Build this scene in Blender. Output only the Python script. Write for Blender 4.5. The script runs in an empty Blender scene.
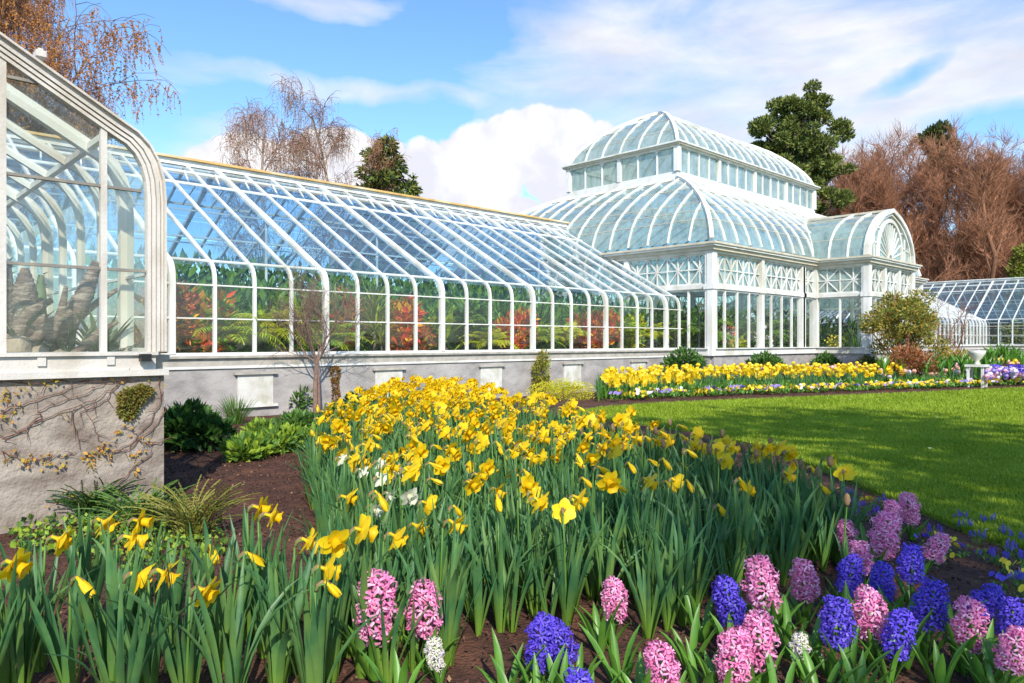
import bpy, math, random
import numpy as np
from mathutils import Vector, Matrix
R = math.radians
rnd = random.Random(7)
rg = np.random.default_rng(7)
scn = bpy.context.scene
COL = scn.collection

# ------------------------------------------------------------------ frame of reference
EYE = 1.25
F = 730.0
AX = (0.6913, 0.7225)      # where the camera looks (x runs along the long greenhouse, y away from its front)
RT = (0.7225, -0.6913)
def at(X, Y, z=0.0):       # right of camera, ahead of camera -> world
    return Vector((AX[0]*Y + RT[0]*X, AX[1]*Y + RT[1]*X, z))
def ray(px, Y, z=0.0):
    return at((px-512)/F*Y, Y, z)
def grd(px, py, z=0.0):
    Y = F*(EYE-z)/(py-341.5)
    return ray(px, Y, z)

# ------------------------------------------------------------------ materials
def rgb(c): return (c[0], c[1], c[2], 1.0)
MATS = {}
def mat(name, c1, c2=None, scale=6.0, rough=0.6, bump=0.0, bscale=40.0, trans=0.0, spec=0.35,
        c3=None, s3=0.8, stretch=None, detail=4.0, zramp=None, rand=0.0):
    if name in MATS: return MATS[name]
    m = bpy.data.materials.new(name); m.use_nodes = True
    nt = m.node_tree; N = nt.nodes; L = nt.links
    N.clear()
    out = N.new('ShaderNodeOutputMaterial')
    bs = N.new('ShaderNodeBsdfPrincipled')
    bs.inputs['Roughness'].default_value = rough
    bs.inputs['Specular IOR Level'].default_value = spec
    geo = N.new('ShaderNodeNewGeometry')
    vec = geo.outputs['Position']
    if stretch:
        mp = N.new('ShaderNodeMapping'); mp.inputs['Scale'].default_value = stretch
        L.new(vec, mp.inputs['Vector']); vec = mp.outputs['Vector']
    col = None
    if c2 is not None:
        no = N.new('ShaderNodeTexNoise'); no.inputs['Scale'].default_value = scale
        no.inputs['Detail'].default_value = detail
        L.new(vec, no.inputs['Vector'])
        rp = N.new('ShaderNodeMapRange'); rp.inputs[1].default_value = .35; rp.inputs[2].default_value = .65
        L.new(no.outputs[0], rp.inputs[0])
        mx = N.new('ShaderNodeMix'); mx.data_type = 'RGBA'
        mx.inputs[6].default_value = rgb(c1); mx.inputs[7].default_value = rgb(c2)
        L.new(rp.outputs[0], mx.inputs[0]); col = mx.outputs[2]
        if c3 is not None:
            n3 = N.new('ShaderNodeTexNoise'); n3.inputs['Scale'].default_value = s3; n3.inputs['Detail'].default_value = 6
            L.new(vec, n3.inputs['Vector'])
            r3 = N.new('ShaderNodeMapRange'); r3.inputs[1].default_value = .48; r3.inputs[2].default_value = .68
            L.new(n3.outputs[0], r3.inputs[0])
            m3 = N.new('ShaderNodeMix'); m3.data_type = 'RGBA'; m3.inputs[7].default_value = rgb(c3)
            L.new(r3.outputs[0], m3.inputs[0]); L.new(col, m3.inputs[6]); col = m3.outputs[2]
    if zramp is not None:      # (z0, z1, colour at the foot)
        tc = N.new('ShaderNodeTexCoord'); sx = N.new('ShaderNodeSeparateXYZ'); L.new(tc.outputs['Object'], sx.inputs[0])
        mr = N.new('ShaderNodeMapRange'); mr.inputs[1].default_value = zramp[0]; mr.inputs[2].default_value = zramp[1]
        L.new(sx.outputs[2], mr.inputs[0])
        mz = N.new('ShaderNodeMix'); mz.data_type = 'RGBA'; mz.inputs[6].default_value = rgb(zramp[2])
        L.new(mr.outputs[0], mz.inputs[0])
        if col is None: mz.inputs[7].default_value = rgb(c1)
        else: L.new(col, mz.inputs[7])
        col = mz.outputs[2]
    if rand:
        oi = N.new('ShaderNodeObjectInfo'); hv = N.new('ShaderNodeHueSaturation')
        a = N.new('ShaderNodeMapRange'); a.inputs[3].default_value = 1-rand; a.inputs[4].default_value = 1+rand
        L.new(oi.outputs['Random'], a.inputs[0]); L.new(a.outputs[0], hv.inputs['Value'])
        if col is None: hv.inputs['Color'].default_value = rgb(c1)
        else: L.new(col, hv.inputs['Color'])
        col = hv.outputs[0]
    if col is None: bs.inputs['Base Color'].default_value = rgb(c1)
    else: L.new(col, bs.inputs['Base Color'])
    if bump:
        nb = N.new('ShaderNodeTexNoise'); nb.inputs['Scale'].default_value = bscale; nb.inputs['Detail'].default_value = 6
        L.new(geo.outputs['Position'], nb.inputs['Vector'])
        bp = N.new('ShaderNodeBump'); bp.inputs['Strength'].default_value = bump; bp.inputs['Distance'].default_value = .03
        L.new(nb.outputs[0], bp.inputs['Height']); L.new(bp.outputs[0], bs.inputs['Normal'])
    sh = bs.outputs[0]
    if trans:
        tr = N.new('ShaderNodeBsdfTranslucent')
        if col is None: tr.inputs[0].default_value = rgb(c1)
        else: L.new(col, tr.inputs[0])
        ms = N.new('ShaderNodeMixShader'); ms.inputs[0].default_value = trans
        L.new(bs.outputs[0], ms.inputs[1]); L.new(tr.outputs[0], ms.inputs[2]); sh = ms.outputs[0]
    L.new(sh, out.inputs[0])
    MATS[name] = m
    return m

def glass(name, tint, haze=0.0, hazecol=(.7,.8,.8), refl=1.0, rough=.03, streak=True):
    if name in MATS: return MATS[name]
    m = bpy.data.materials.new(name); m.use_nodes = True
    nt = m.node_tree; N = nt.nodes; L = nt.links; N.clear()
    out = N.new('ShaderNodeOutputMaterial')
    tr = N.new('ShaderNodeBsdfTransparent'); tr.inputs[0].default_value = rgb(tint)
    gl = N.new('ShaderNodeBsdfGlossy'); gl.inputs['Roughness'].default_value = rough
    gl.inputs[0].default_value = (.95,.97,1,1)
    geo = N.new('ShaderNodeNewGeometry')
    # panes are never quite flat
    nb = N.new('ShaderNodeTexNoise'); nb.inputs['Scale'].default_value = 1.6; nb.inputs['Detail'].default_value = 2
    L.new(geo.outputs['Position'], nb.inputs['Vector'])
    bp = N.new('ShaderNodeBump'); bp.inputs['Strength'].default_value = .12; bp.inputs['Distance'].default_value = .05
    L.new(nb.outputs[0], bp.inputs['Height']); L.new(bp.outputs[0], gl.inputs['Normal'])
    # two-sided Schlick reflectance
    dt = N.new('ShaderNodeVectorMath'); dt.operation = 'DOT_PRODUCT'
    L.new(bp.outputs[0], dt.inputs[0]); L.new(geo.outputs['Incoming'], dt.inputs[1])
    def mm(op, a, b=None):
        n = N.new('ShaderNodeMath'); n.operation = op; n.use_clamp = op in ('MULTIPLY_ADD','SUBTRACT','MULTIPLY')
        for i, x in enumerate((a,b)):
            if x is None: continue
            if isinstance(x,(int,float)): n.inputs[i].default_value = x
            else: L.new(x, n.inputs[i])
        return n.outputs[0]
    fz = mm('POWER', mm('SUBTRACT', 1.0, mm('ABSOLUTE', dt.outputs['Value'])), 5.0)
    fz = mm('ADD', mm('MULTIPLY', fz, .90), .07)
    mu = N.new('ShaderNodeMath'); mu.operation = 'MULTIPLY'; mu.use_clamp = True; mu.inputs[1].default_value = refl
    L.new(fz, mu.inputs[0])
    df = N.new('ShaderNodeBsdfDiffuse'); df.inputs[0].default_value = rgb(hazecol)
    tl = N.new('ShaderNodeBsdfTranslucent'); tl.inputs[0].default_value = rgb(hazecol)
    md = N.new('ShaderNodeMixShader'); md.inputs[0].default_value = .35
    L.new(df.outputs[0], md.inputs[1]); L.new(tl.outputs[0], md.inputs[2])
    mh = N.new('ShaderNodeMixShader'); L.new(tr.outputs[0], mh.inputs[1]); L.new(md.outputs[0], mh.inputs[2])
    if streak:
        mp = N.new('ShaderNodeMapping'); mp.inputs['Scale'].default_value = (1.3, 1.3, .55)
        L.new(geo.outputs['Position'], mp.inputs['Vector'])
        ns = N.new('ShaderNodeTexNoise'); ns.inputs['Scale'].default_value = 2.2; ns.inputs['Detail'].default_value = 7
        ns.inputs['Roughness'].default_value = .7
        L.new(mp.outputs[0], ns.inputs['Vector'])
        mr = N.new('ShaderNodeMapRange'); mr.inputs[1].default_value = .3; mr.inputs[2].default_value = .72
        mr.inputs[3].default_value = haze*.45; mr.inputs[4].default_value = min(1, haze*1.6)
        L.new(ns.outputs[0], mr.inputs[0]); L.new(mr.outputs[0], mh.inputs[0])
    else:
        mh.inputs[0].default_value = haze
    ms = N.new('ShaderNodeMixShader')
    L.new(mu.outputs[0], ms.inputs[0]); L.new(mh.outputs[0], ms.inputs[1]); L.new(gl.outputs[0], ms.inputs[2])
    L.new(ms.outputs[0], out.inputs[0])
    MATS[name] = m
    return m

WHITE = mat('white_paint', (.78,.77,.74), (.68,.67,.63), 4.0, .5, .08, 60, c3=(.55,.52,.44), s3=1.7, stretch=(1,1,.4))
CREAM = mat('cream_paint', (.74,.72,.66), (.66,.63,.55), 3.0, .5, .08, 60, c3=(.50,.42,.30), s3=2.1, stretch=(1,1,.3))
GUTTER = mat('gutter_paint', (.62,.56,.44), (.50,.43,.32), 4.0, .5)
NEARW = mat('weathered_white', (.64,.60,.55), (.55,.50,.45), 5.0, .6, .15, 50, c3=(.42,.36,.28), s3=2.6, stretch=(1,1,.5))
BOARD = mat('board_paint', (.66,.65,.61), (.57,.55,.50), 5.0, .6, .15, 50, c3=(.42,.40,.30), s3=3.2)
RIDGEM = mat('ridge_wood', (.66,.42,.14), (.52,.32,.12), 5.0, .55, c3=(.70,.62,.45), s3=1.0)
STONE = mat('stone_render', (.34,.285,.24), (.20,.155,.125), 4.0, .9, .6, 26, c3=(.40,.34,.28), s3=1.9, stretch=(1,1,1.8), detail=8)
STONE2 = mat('wall_render', (.37,.345,.33), (.26,.24,.23), 4.0, .9, .35, 30, c3=(.45,.42,.40), s3=1.1, stretch=(1,1,1.8), detail=8)
LEDGE = mat('ledge_stone', (.46,.43,.38), (.34,.31,.27), 6.0, .8, .2, 30)
PIPE = mat('old_iron', (.20,.18,.16), (.28,.25,.20), 8, .6)
DARK = mat('black_plastic', (.02,.02,.02), rough=.4)
FLOOR = mat('greenhouse_floor', (.10,.09,.075), (.06,.05,.04), 3, .9)
G_WALL = glass('wall_glass', (.97,.99,.97), .02, (.6,.7,.66), refl=.75)
G_ROOF = glass('roof_glass', (.68,.84,.92), .17, (.40,.54,.62), refl=1.2)
G_NEAR = glass('near_glass', (.95,.98,.95), .10, (.62,.66,.58), refl=.7)
G_FROST = glass('frosted_glass', (.56,.72,.70), .50, (.56,.69,.64), refl=1.2, rough=.08)
G_LANT = glass('lantern_glass', (.66,.78,.74), .48, (.61,.72,.67), refl=1.0, rough=.08)
SOIL = mat('mulch_soil', (.12,.048,.030), (.05,.024,.017), 18, .95, 1.0, 55, c3=(.17,.072,.042), s3=3.0, detail=10)
CHIP = mat('mulch_chip', (.12,.055,.035), (.04,.02,.015), 5, .9)
CHIP2 = mat('pale_chip', (.30,.19,.11), (.18,.10,.06), 5, .9)
GROUND = mat('rough_grass_ground', (.05,.09,.02), (.08,.11,.03), .6, .95, .5, 12)
LAWN = mat('lawn_turf', (.14,.22,.010), (.20,.29,.014), 1.2, .9, .8, 60, c3=(.20,.31,.02), s3=.35)
BLADE1 = mat('grass_blade', (.20,.30,.010), (.29,.40,.018), 1.0, .6, trans=.3)
BLADE2 = mat('grass_blade_pale', (.32,.40,.03), (.40,.46,.06), 1.0, .6, trans=.3)
DLEAF = mat('daffodil_leaf', (.048,.150,.056), (.095,.225,.070), 12, .45, trans=.3, c3=(.15,.26,.06), s3=5.5, zramp=(.0,.20,(.17,.30,.03)), rand=.15, spec=.5)
DSTEM = mat('daffodil_stem', (.10,.22,.04), (.14,.28,.05), 8, .5, trans=.2)
SPATHE = mat('papery_spathe', (.38,.25,.13), (.25,.15,.07), 30, .7, trans=.3)
YEL = mat('yellow_petal', (.92,.62,.008), (.95,.72,.02), 25, .5, trans=.4, rand=.06)
YELD = mat('deep_yellow_trumpet', (.90,.52,.005), (.92,.62,.01), 30, .5, trans=.35)
WPET = mat('white_petal', (.85,.84,.68), (.80,.78,.55), 20, .5, trans=.35)
PINK = mat('pink_floret', (.80,.18,.42), (.88,.34,.58), 40, .5, trans=.3, rand=.12)
PINKL = mat('pale_pink_floret', (.94,.54,.72), (.90,.42,.64), 40, .5, trans=.3)
PURP = mat('violet_floret', (.085,.05,.50), (.15,.085,.70), 40, .45, trans=.25, rand=.15)
PURPL = mat('pale_violet_floret', (.20,.13,.75), (.12,.07,.58), 40, .45, trans=.25)
HLEAF = mat('hyacinth_leaf', (.085,.22,.025), (.14,.32,.04), 9, .4, trans=.25, spec=.5)
BARK = mat('grey_bark', (.17,.13,.10), (.10,.075,.06), 9, .9, .5, 30)
BARKT = mat('young_bark', (.26,.17,.13), (.17,.11,.09), 12, .9, .4, 60)
BARKR = mat('reddish_bark', (.31,.15,.085), (.20,.095,.055), 1.5, .9)
BARKR2 = mat('tan_twigs', (.42,.19,.10), (.29,.13,.07), 1.0, .9)
BIRCHB = mat('birch_bark', (.42,.34,.28), (.25,.19,.15), 6, .9)
CATK = mat('birch_catkins', (.60,.27,.06), (.45,.19,.05), 1.0, .9, trans=.3)
CATKF = mat('far_catkins', (.58,.36,.14), (.42,.26,.12), 1.0, .9, trans=.3)
CATK2 = mat('birch_twigs', (.22,.12,.09), (.28,.14,.10), 1.0, .9)
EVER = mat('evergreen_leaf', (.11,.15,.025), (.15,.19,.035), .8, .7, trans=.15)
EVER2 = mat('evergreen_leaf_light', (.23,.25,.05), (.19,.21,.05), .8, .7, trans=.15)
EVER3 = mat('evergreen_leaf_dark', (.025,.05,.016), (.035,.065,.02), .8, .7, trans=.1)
SHRUBG = mat('shrub_green', (.07,.16,.025), (.11,.22,.035), 4, .5, trans=.2)
SHRUBD = mat('shrub_dark_green', (.030,.085,.018), (.05,.12,.025), 4, .45, trans=.15)
SHRUBY = mat('shrub_lime', (.26,.40,.035), (.34,.46,.05), 4, .5, trans=.3)
OLIVE = mat('olive_leaf', (.20,.22,.035), (.30,.27,.05), 2, .6, trans=.25)
OCHRE = mat('ochre_leaf', (.42,.33,.05), (.36,.22,.04), 2, .6, trans=.3)
RUST = mat('rust_leaf', (.40,.13,.05), (.30,.10,.04), 3, .6, trans=.3)
CROR = mat('croton_orange', (.78,.26,.015), (.88,.48,.02), 6, .4, trans=.3)
CRORD = mat('croton_dark_red', (.33,.035,.02), (.45,.08,.02), 6, .4, trans=.3)
REDL = mat('red_leaf', (.75,.045,.03), (.80,.15,.03), 6, .4, trans=.3)
LIME = mat('lime_frond', (.46,.58,.02), (.62,.68,.04), 4, .45, trans=.35)
YLEAF = mat('yellow_leaf', (.75,.60,.03), (.62,.58,.04), 4, .45, trans=.35)
TROP = mat('tropical_green', (.13,.25,.02), (.24,.40,.03), 3, .45, trans=.25)
TROPD = mat('tropical_dark', (.02,.055,.014), (.03,.08,.02), 3, .5, trans=.15)
MOSS = mat('moss', (.16,.15,.03), (.28,.19,.04), 14, .95, .8, 80)
CACT = mat('cactus_skin', (.20,.135,.10), (.09,.06,.05), 14, .9, .8, 50, stretch=(1,1,5), c3=(.36,.29,.23), s3=9)
CACTG = mat('cactus_green', (.10,.15,.06), (.16,.20,.09), 8, .7)
ROCK = mat('tan_rock', (.42,.33,.24), (.30,.23,.17), 6, .9, .8, 20)
VINE = mat('vine_stem', (.20,.09,.06), (.13,.06,.045), 20, .9)
VINEL = mat('vine_leaf_orange', (.55,.22,.03), (.62,.38,.06), 20, .6, trans=.3)
PANY = mat('pansy_yellow', (.90,.62,.02), (.95,.74,.05), 8, .5, trans=.2)
PANP = mat('pansy_purple', (.36,.26,.62), (.24,.18,.50), 8, .5, trans=.2)
PANW = mat('pansy_white', (.85,.80,.85), (.70,.55,.80), 8, .5, trans=.2)
PANPK = mat('pansy_pink', (.78,.42,.56), (.85,.55,.60), 8, .5, trans=.2)
SALM = mat('salmon_flower', (.80,.40,.30), (.85,.52,.38), 8, .5, trans=.2)

# ------------------------------------------------------------------ mesh builder
class MB:
    def __init__(s): s.v = []; s.f = []; s.m = []; s.n = 0; s.blocks = []
    def add(s, verts, faces, mi=0):
        b = s.n
        s.v.extend([tuple(p) for p in verts]); s.n += len(verts)
        for f in faces: s.f.append([i+b for i in f]); s.m.append(mi)
    def box(s, lo, hi, mi=0):
        x0,y0,z0 = lo; x1,y1,z1 = hi
        s.add([(x0,y0,z0),(x1,y0,z0),(x1,y1,z0),(x0,y1,z0),(x0,y0,z1),(x1,y0,z1),(x1,y1,z1),(x0,y1,z1)],
              [(0,3,2,1),(4,5,6,7),(0,1,5,4),(1,2,6,5),(2,3,7,6),(3,0,4,7)], mi)
    def sweep(s, path, side, w, d, mi=0):
        P = [Vector(p) for p in path]; side = Vector(side).normalized(); vs = []
        for i, p in enumerate(P):
            if i == 0: t = P[1]-P[0]
            elif i == len(P)-1: t = P[-1]-P[-2]
            else: t = (P[i+1]-P[i]).normalized()+(P[i]-P[i-1]).normalized()
            t.normalize(); n = side.cross(t).normalized()
            sd = t.cross(n).normalized()
            for a, b in ((-1,-1),(1,-1),(1,1),(-1,1)):
                vs.append(p + sd*(a*w/2) + n*(b*d/2))
        fs = []
        for i in range(len(P)-1):
            for k in range(4):
                fs.append((i*4+k, i*4+(k+1)%4, (i+1)*4+(k+1)%4, (i+1)*4+k))
        e = (len(P)-1)*4
        fs += [(3,2,1,0), (e,e+1,e+2,e+3)]
        s.add(vs, fs, mi)
    def tube(s, path, radii, n=6, mi=0, cap=True):
        P = [Vector(p) for p in path]; vs = []
        if not hasattr(radii, '__len__'): radii = [radii]*len(P)
        up = Vector((.13,.21,.97))
        for i, p in enumerate(P):
            t = (P[min(i+1,len(P)-1)]-P[max(i-1,0)]).normalized()
            a = t.cross(up)
            if a.length < .05: a = t.cross(Vector((1,0,0)))
            a.normalize(); b = t.cross(a)
            for k in range(n):
                an = 2*math.pi*k/n
                vs.append(p + (a*math.cos(an)+b*math.sin(an))*radii[i])
        fs = [(i*n+k, i*n+(k+1)%n, (i+1)*n+(k+1)%n, (i+1)*n+k) for i in range(len(P)-1) for k in range(n)]
        if cap: fs += [tuple(range(n-1,-1,-1)), tuple((len(P)-1)*n+k for k in range(n))]
        s.add(vs, fs, mi)
    def arr(s, V, Fq, mi):     # numpy block
        s.blocks.append((np.asarray(V, dtype=np.float64), np.asarray(Fq), np.asarray(mi)))
    def mesh(s, name, mats, off=(0,0,0), smooth=False):
        me = bpy.data.meshes.new(name)
        V = [np.array(s.v, dtype=np.float64).reshape(-1,3)] if s.v else []
        base = len(s.v)
        loops = []; starts = []; mis = []; ls = 0
        for f, m in zip(s.f, s.m):
            loops.extend(f); starts.append(ls); ls += len(f); mis.append(m)
        L = [np.array(loops, dtype=np.int64)]; S = [np.array(starts, dtype=np.int64)]; M = [np.array(mis, dtype=np.int64)]
        for (bv, bf, bm) in s.blocks:
            V.append(bv); k = bf.shape[1]
            L.append((bf+base).ravel()); S.append(ls+np.arange(len(bf))*k); ls += bf.size
            M.append(np.broadcast_to(bm, (len(bf),))); base += len(bv)
        V = np.concatenate(V) - np.array(off, dtype=np.float64)
        L = np.concatenate(L); S = np.concatenate(S); M = np.concatenate(M)
        me.vertices.add(len(V)); me.vertices.foreach_set('co', V.astype(np.float32).ravel())
        me.loops.add(len(L)); me.loops.foreach_set('vertex_index', L.astype(np.int32))
        me.polygons.add(len(S)); me.polygons.foreach_set('loop_start', S.astype(np.int32))
        for m in (mats if isinstance(mats, (list,tuple)) else [mats]): me.materials.append(m)
        me.polygons.foreach_set('material_index', M.astype(np.int32))
        me.polygons.foreach_set('use_smooth', np.full(len(S), bool(smooth)))
        me.update(calc_edges=True)
        me.validate()
        return me
    def empty(s): return not s.v and not s.blocks

def tag(o, label=None, cat=None, group=None, kind=None):
    if label: o['label'] = label
    if cat: o['category'] = cat
    if group: o['group'] = group
    if kind: o['kind'] = kind
    return o
def thing(name, label, cat, loc=(0,0,0), group=None, rz=0):
    o = bpy.data.objects.new(name, None); COL.objects.link(o)
    o.location = loc; o.rotation_euler = (0,0,rz); o.empty_display_size = .1
    return tag(o, label, cat, group)
def origin(p):
    v = Vector((0,0,0))
    while p is not None: v = v + p.location; p = p.parent
    return v
def obj(name, me, parent=None, loc=None):
    o = bpy.data.objects.new(name, me); COL.objects.link(o)
    if parent: o.parent = parent
    if loc is not None: o.location = loc
    return o
def part(name, mb, mats, parent, smooth=False):       # world-space vertices
    return obj(name, mb.mesh(name, mats, origin(parent), smooth), parent)
def solo(name, mb, mats, base, label, cat, group=None, kind=None, smooth=False):
    o = obj(name, mb.mesh(name, mats, base, smooth), None, base)
    return tag(o, label, cat, group, kind)
def struct(name, mb, mats, smooth=False):
    return tag(obj(name, mb.mesh(name, mats, (0,0,0), smooth)), kind='structure')

# ------------------------------------------------------------------ numpy plant helpers
def leafcloud(centres, size, r, elong=1.9, outward=None, updir=0.0):
    """one diamond leaf per centre"""
    n = len(centres); C = np.asarray(centres)
    d = r.normal(size=(n,3)); d /= np.linalg.norm(d,axis=1)[:,None]
    if outward is not None: d = d*.7 + outward; d /= np.linalg.norm(d,axis=1)[:,None]+1e-9
    d[:,2] += updir; d /= np.linalg.norm(d,axis=1)[:,None]
    q = r.normal(size=(n,3)); s = np.cross(d,q); s /= np.linalg.norm(s,axis=1)[:,None]+1e-9
    nn = np.cross(d,s)
    sz = (size*r.uniform(.6,1.4,size=n))[:,None]
    V = np.empty((n,4,3))
    V[:,0] = C; V[:,1] = C + d*sz*.5*elong*.9 + s*sz*.5 + nn*sz*.12
    V[:,2] = C + d*sz*elong; V[:,3] = C + d*sz*.5*elong*.9 - s*sz*.5 + nn*sz*.12
    Fq = np.arange(n*4).reshape(n,4)
    return V.reshape(-1,3), Fq
def blob_points(n, c, rad, r, shell=.45):
    d = r.normal(size=(n,3)); d /= np.linalg.norm(d,axis=1)[:,None]
    t = (shell + (1-shell)*r.uniform(size=n)**.7)[:,None]
    return np.array(c) + d*t*np.array(rad), d
def foliage(mb, blobs, n, size, r, weights, elong=1.9, updir=.1, shell=.45):
    """leaves scattered through a handful of clumps; weights = share of each material slot"""
    vol = np.array([b[1][0]*b[1][1]+b[1][2]*b[1][0] for b in blobs]); vol = vol/vol.sum()
    for b, w in zip(blobs, vol):
        k = max(3, int(n*w)); p, d = blob_points(k, b[0], b[1], r, shell)
        V, Fq = leafcloud(p, size, r, elong, d, updir)
        mi = r.choice(len(weights), size=k, p=np.array(weights)/sum(weights))
        mb.arr(V, Fq, mi)
def subblobs(c, rad, k, r, s=.42):
    out = [(tuple(c), tuple(np.array(rad)*.72))]
    for i in range(k):
        d = r.normal(size=3); d /= np.linalg.norm(d)
        d[2] = abs(d[2])*.9 - .25
        q = np.array(c) + d*np.array(rad)*r.uniform(.55,.85)
        out.append((tuple(q), tuple(np.array(rad)*s*r.uniform(.7,1.25))))
    return out
def blade(base, head, lean, length, width, curl=.6, seg=5, fold=.25, twist=0.0):
    """strap leaf: returns verts, faces"""
    hx, hy = math.cos(head), math.sin(head)
    V = []; p = Vector(base); ang = lean
    for i in range(seg+1):
        t = i/seg
        w = width*(1 if t < .6 else max(.06, 1-((t-.6)/.4)**1.6))*(.65+.35*min(1,t*4))
        hd = head+math.pi/2 + twist*t
        s = Vector((math.cos(hd), math.sin(hd), 0))
        tdir = Vector((hx*math.sin(ang), hy*math.sin(ang), math.cos(ang)))
        nrm = s.cross(tdir)
        V += [p - s*w/2 + nrm*w*fold*-1, p, p + s*w/2 + nrm*w*fold*-1]
        p = p + tdir*(length/seg); ang += curl*(t+.15)/seg*2
    Fq = []
    for i in range(seg):
        a = i*3; Fq += [(a,a+1,a+4,a+3),(a+1,a+2,a+5,a+4)]
    return V, Fq
def tuft(mb, base, n, length, width, r, lean=(.05,.6), curl=.8, mi=0, rad=.03, seg=5, fold=.25):
    for i in range(n):
        a = r.uniform(0, 2*math.pi); q = r.uniform(0, rad)
        V, Fq = blade((base[0]+q*math.cos(a), base[1]+q*math.sin(a), base[2]), a+r.uniform(-.5,.5),
                      r.uniform(*lean), length*r.uniform(.7,1.15), width*r.uniform(.75,1.2), curl*r.uniform(.4,1.3), seg, fold, r.uniform(-.6,.6))
        mb.add(V, Fq, mi if not isinstance(mi,(list,tuple)) else r.choice(mi))
def to_arrays(mb):
    V = np.array(mb.v); ok = [(f, k) for f, k in zip(mb.f, mb.m) if len(f) <= 4]
    return V, np.array([f if len(f)==4 else list(f)+[f[0]] for f, k in ok]), np.array([k for f, k in ok])
def scatter(mb, proto, pos, rz, sc, mioff=0):
    V, Fq, M = proto; n = len(pos); k = len(V)
    c, s = np.cos(rz)[:,None], np.sin(rz)[:,None]
    X = V[None,:,0]*c - V[None,:,1]*s; Y = V[None,:,0]*s + V[None,:,1]*c; Z = np.broadcast_to(V[None,:,2],(n,k))
    P = np.stack([X,Y,Z],-1)*np.asarray(sc)[:,None,None] + np.asarray(pos)[:,None,:]
    FF = (Fq[None]+ (np.arange(n)*k)[:,None,None]).reshape(-1,4)
    mb.arr(P.reshape(-1,3), FF, np.tile(M,n)+mioff)
def inpoly(pts, poly):
    x, y = pts[:,0], pts[:,1]; ins = np.zeros(len(pts), bool); j = len(poly)-1
    for i in range(len(poly)):
        xi, yi = poly[i]; xj, yj = poly[j]
        c = ((yi > y) != (yj > y)) & (x < (xj-xi)*(y-yi)/(yj-yi+1e-12)+xi)
        ins ^= c; j = i
    return ins
def sample_poly(poly, dens, r, mind=0.0):
    P = np.array(poly); lo = P.min(0); hi = P.max(0)
    n = int((hi-lo).prod()*dens)
    q = r.uniform(size=(n,2))*(hi-lo)+lo
    q = q[inpoly(q, poly)]
    if mind > 0:
        keep = []; grid = {}
        for p in q:
            g = (int(p[0]//mind), int(p[1]//mind)); ok = True
            for a in (-1,0,1):
                for b in (-1,0,1):
                    for o in grid.get((g[0]+a,g[1]+b),()):
                        if (o[0]-p[0])**2+(o[1]-p[1])**2 < mind*mind: ok = False; break
                    if not ok: break
                if not ok: break
            if ok: grid.setdefault(g,[]).append(p); keep.append(p)
        q = np.array(keep)
    return q
def gpoly(pxs): return [tuple(grd(x,y)[:2]) for x,y in pxs]

# ================================================================== GROUND
mb = MB(); mb.add([(-600,-600,-.05),(900,-600,-.05),(900,900,-.05),(-600,900,-.05)], [(0,1,2,3)])
struct('ground', mb, GROUND)
def sheet(name, poly, z, m):
    b = MB(); b.add([(p[0],p[1],z) for p in poly], [tuple(range(len(poly)))]); return struct(name, b, m)
# bed soil (with small lumps) round camera and up to the walls
b = MB(); gx = np.arange(-8, 61, .25); 
nx = 240; ny = 130
xs = np.linspace(-8, 52, nx); ys = np.linspace(-6, 24, ny)
XX, YY = np.meshgrid(xs, ys, indexing='ij')
ZZ = -.004 + .012*np.sin(XX*2.3+YY*1.1)*np.sin(YY*2.9-XX*.7)
V = np.stack([XX,YY,ZZ],-1).reshape(-1,3)
ii = (np.arange(nx-1)[:,None]*ny + np.arange(ny-1)[None]).ravel()
b.arr(V, np.stack([ii, ii+ny, ii+ny+1, ii+1],-1), 0)
struct('flower_bed_soil', b, SOIL, True)
lawn_px = [(560,416),(600,409),(650,405),(700,402.5),(760,400),(820,397.5),(880,395),(950,392),(1024,388.5),(1250,380.5),(1900,402),(1900,700),(1250,615),(1110,575),(1024,552),(965,534),(908,508),(868,491),(820,470),(760,447),(690,431),(620,422)]
lawn = gpoly(lawn_px)
b = MB(); b.add([(p[0],p[1],.022) for p in lawn]+[(p[0],p[1],-.02) for p in lawn],
   [tuple(range(len(lawn)))[::-1]]+[(i,(i+1)%len(lawn),(i+1)%len(lawn)+len(lawn),i+len(lawn)) for i in range(len(lawn))])
struct('lawn', b, LAWN)
# grass blades on the part of the lawn near the camera
def grass(n, lo, hi, size, dmax):
    P = np.array(gpoly(lawn_px)); q = []
    Y = rg.uniform(lo, hi, n*6)
    Y = lo*(hi/lo)**rg.uniform(size=n*6)
    X = rg.uniform(-.1,.80,n*6)*Y
    W = np.stack([AX[0]*Y+RT[0]*X, AX[1]*Y+RT[1]*X],-1)
    W = W[inpoly(W, [tuple(p) for p in P])][:n]
    k = len(W); a = rg.uniform(0,6.28,k); h = size*rg.uniform(.5,1.3,k); w = size*.16
    z0 = np.full(k,.02)
    base = np.stack([W[:,0],W[:,1],z0],-1); s = np.stack([np.cos(a),np.sin(a),np.zeros(k)],-1)*w
    s2 = np.stack([-np.sin(a),np.cos(a),np.zeros(k)],-1)
    tip = base + s2*(h*rg.uniform(.1,.9,k))[:,None]; tip[:,2] += h
    V = np.stack([base-s, base+s, tip],1).reshape(-1,3)
    return V, np.arange(k*3).reshape(k,3), rg.choice(2,size=k,p=[.78,.22])
b = MB()
V, Fq, M = grass(190000, 3.4, 13, .036, 13); b.arr(V,Fq,M)
V, Fq, M = grass(60000, 12, 26, .05, 26); b.arr(V,Fq,M)
tag(obj('lawn_grass', b.mesh('lawn_grass',[BLADE1,BLADE2])), 'short mown green grass of the curved lawn', 'grass', kind='stuff')
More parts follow.
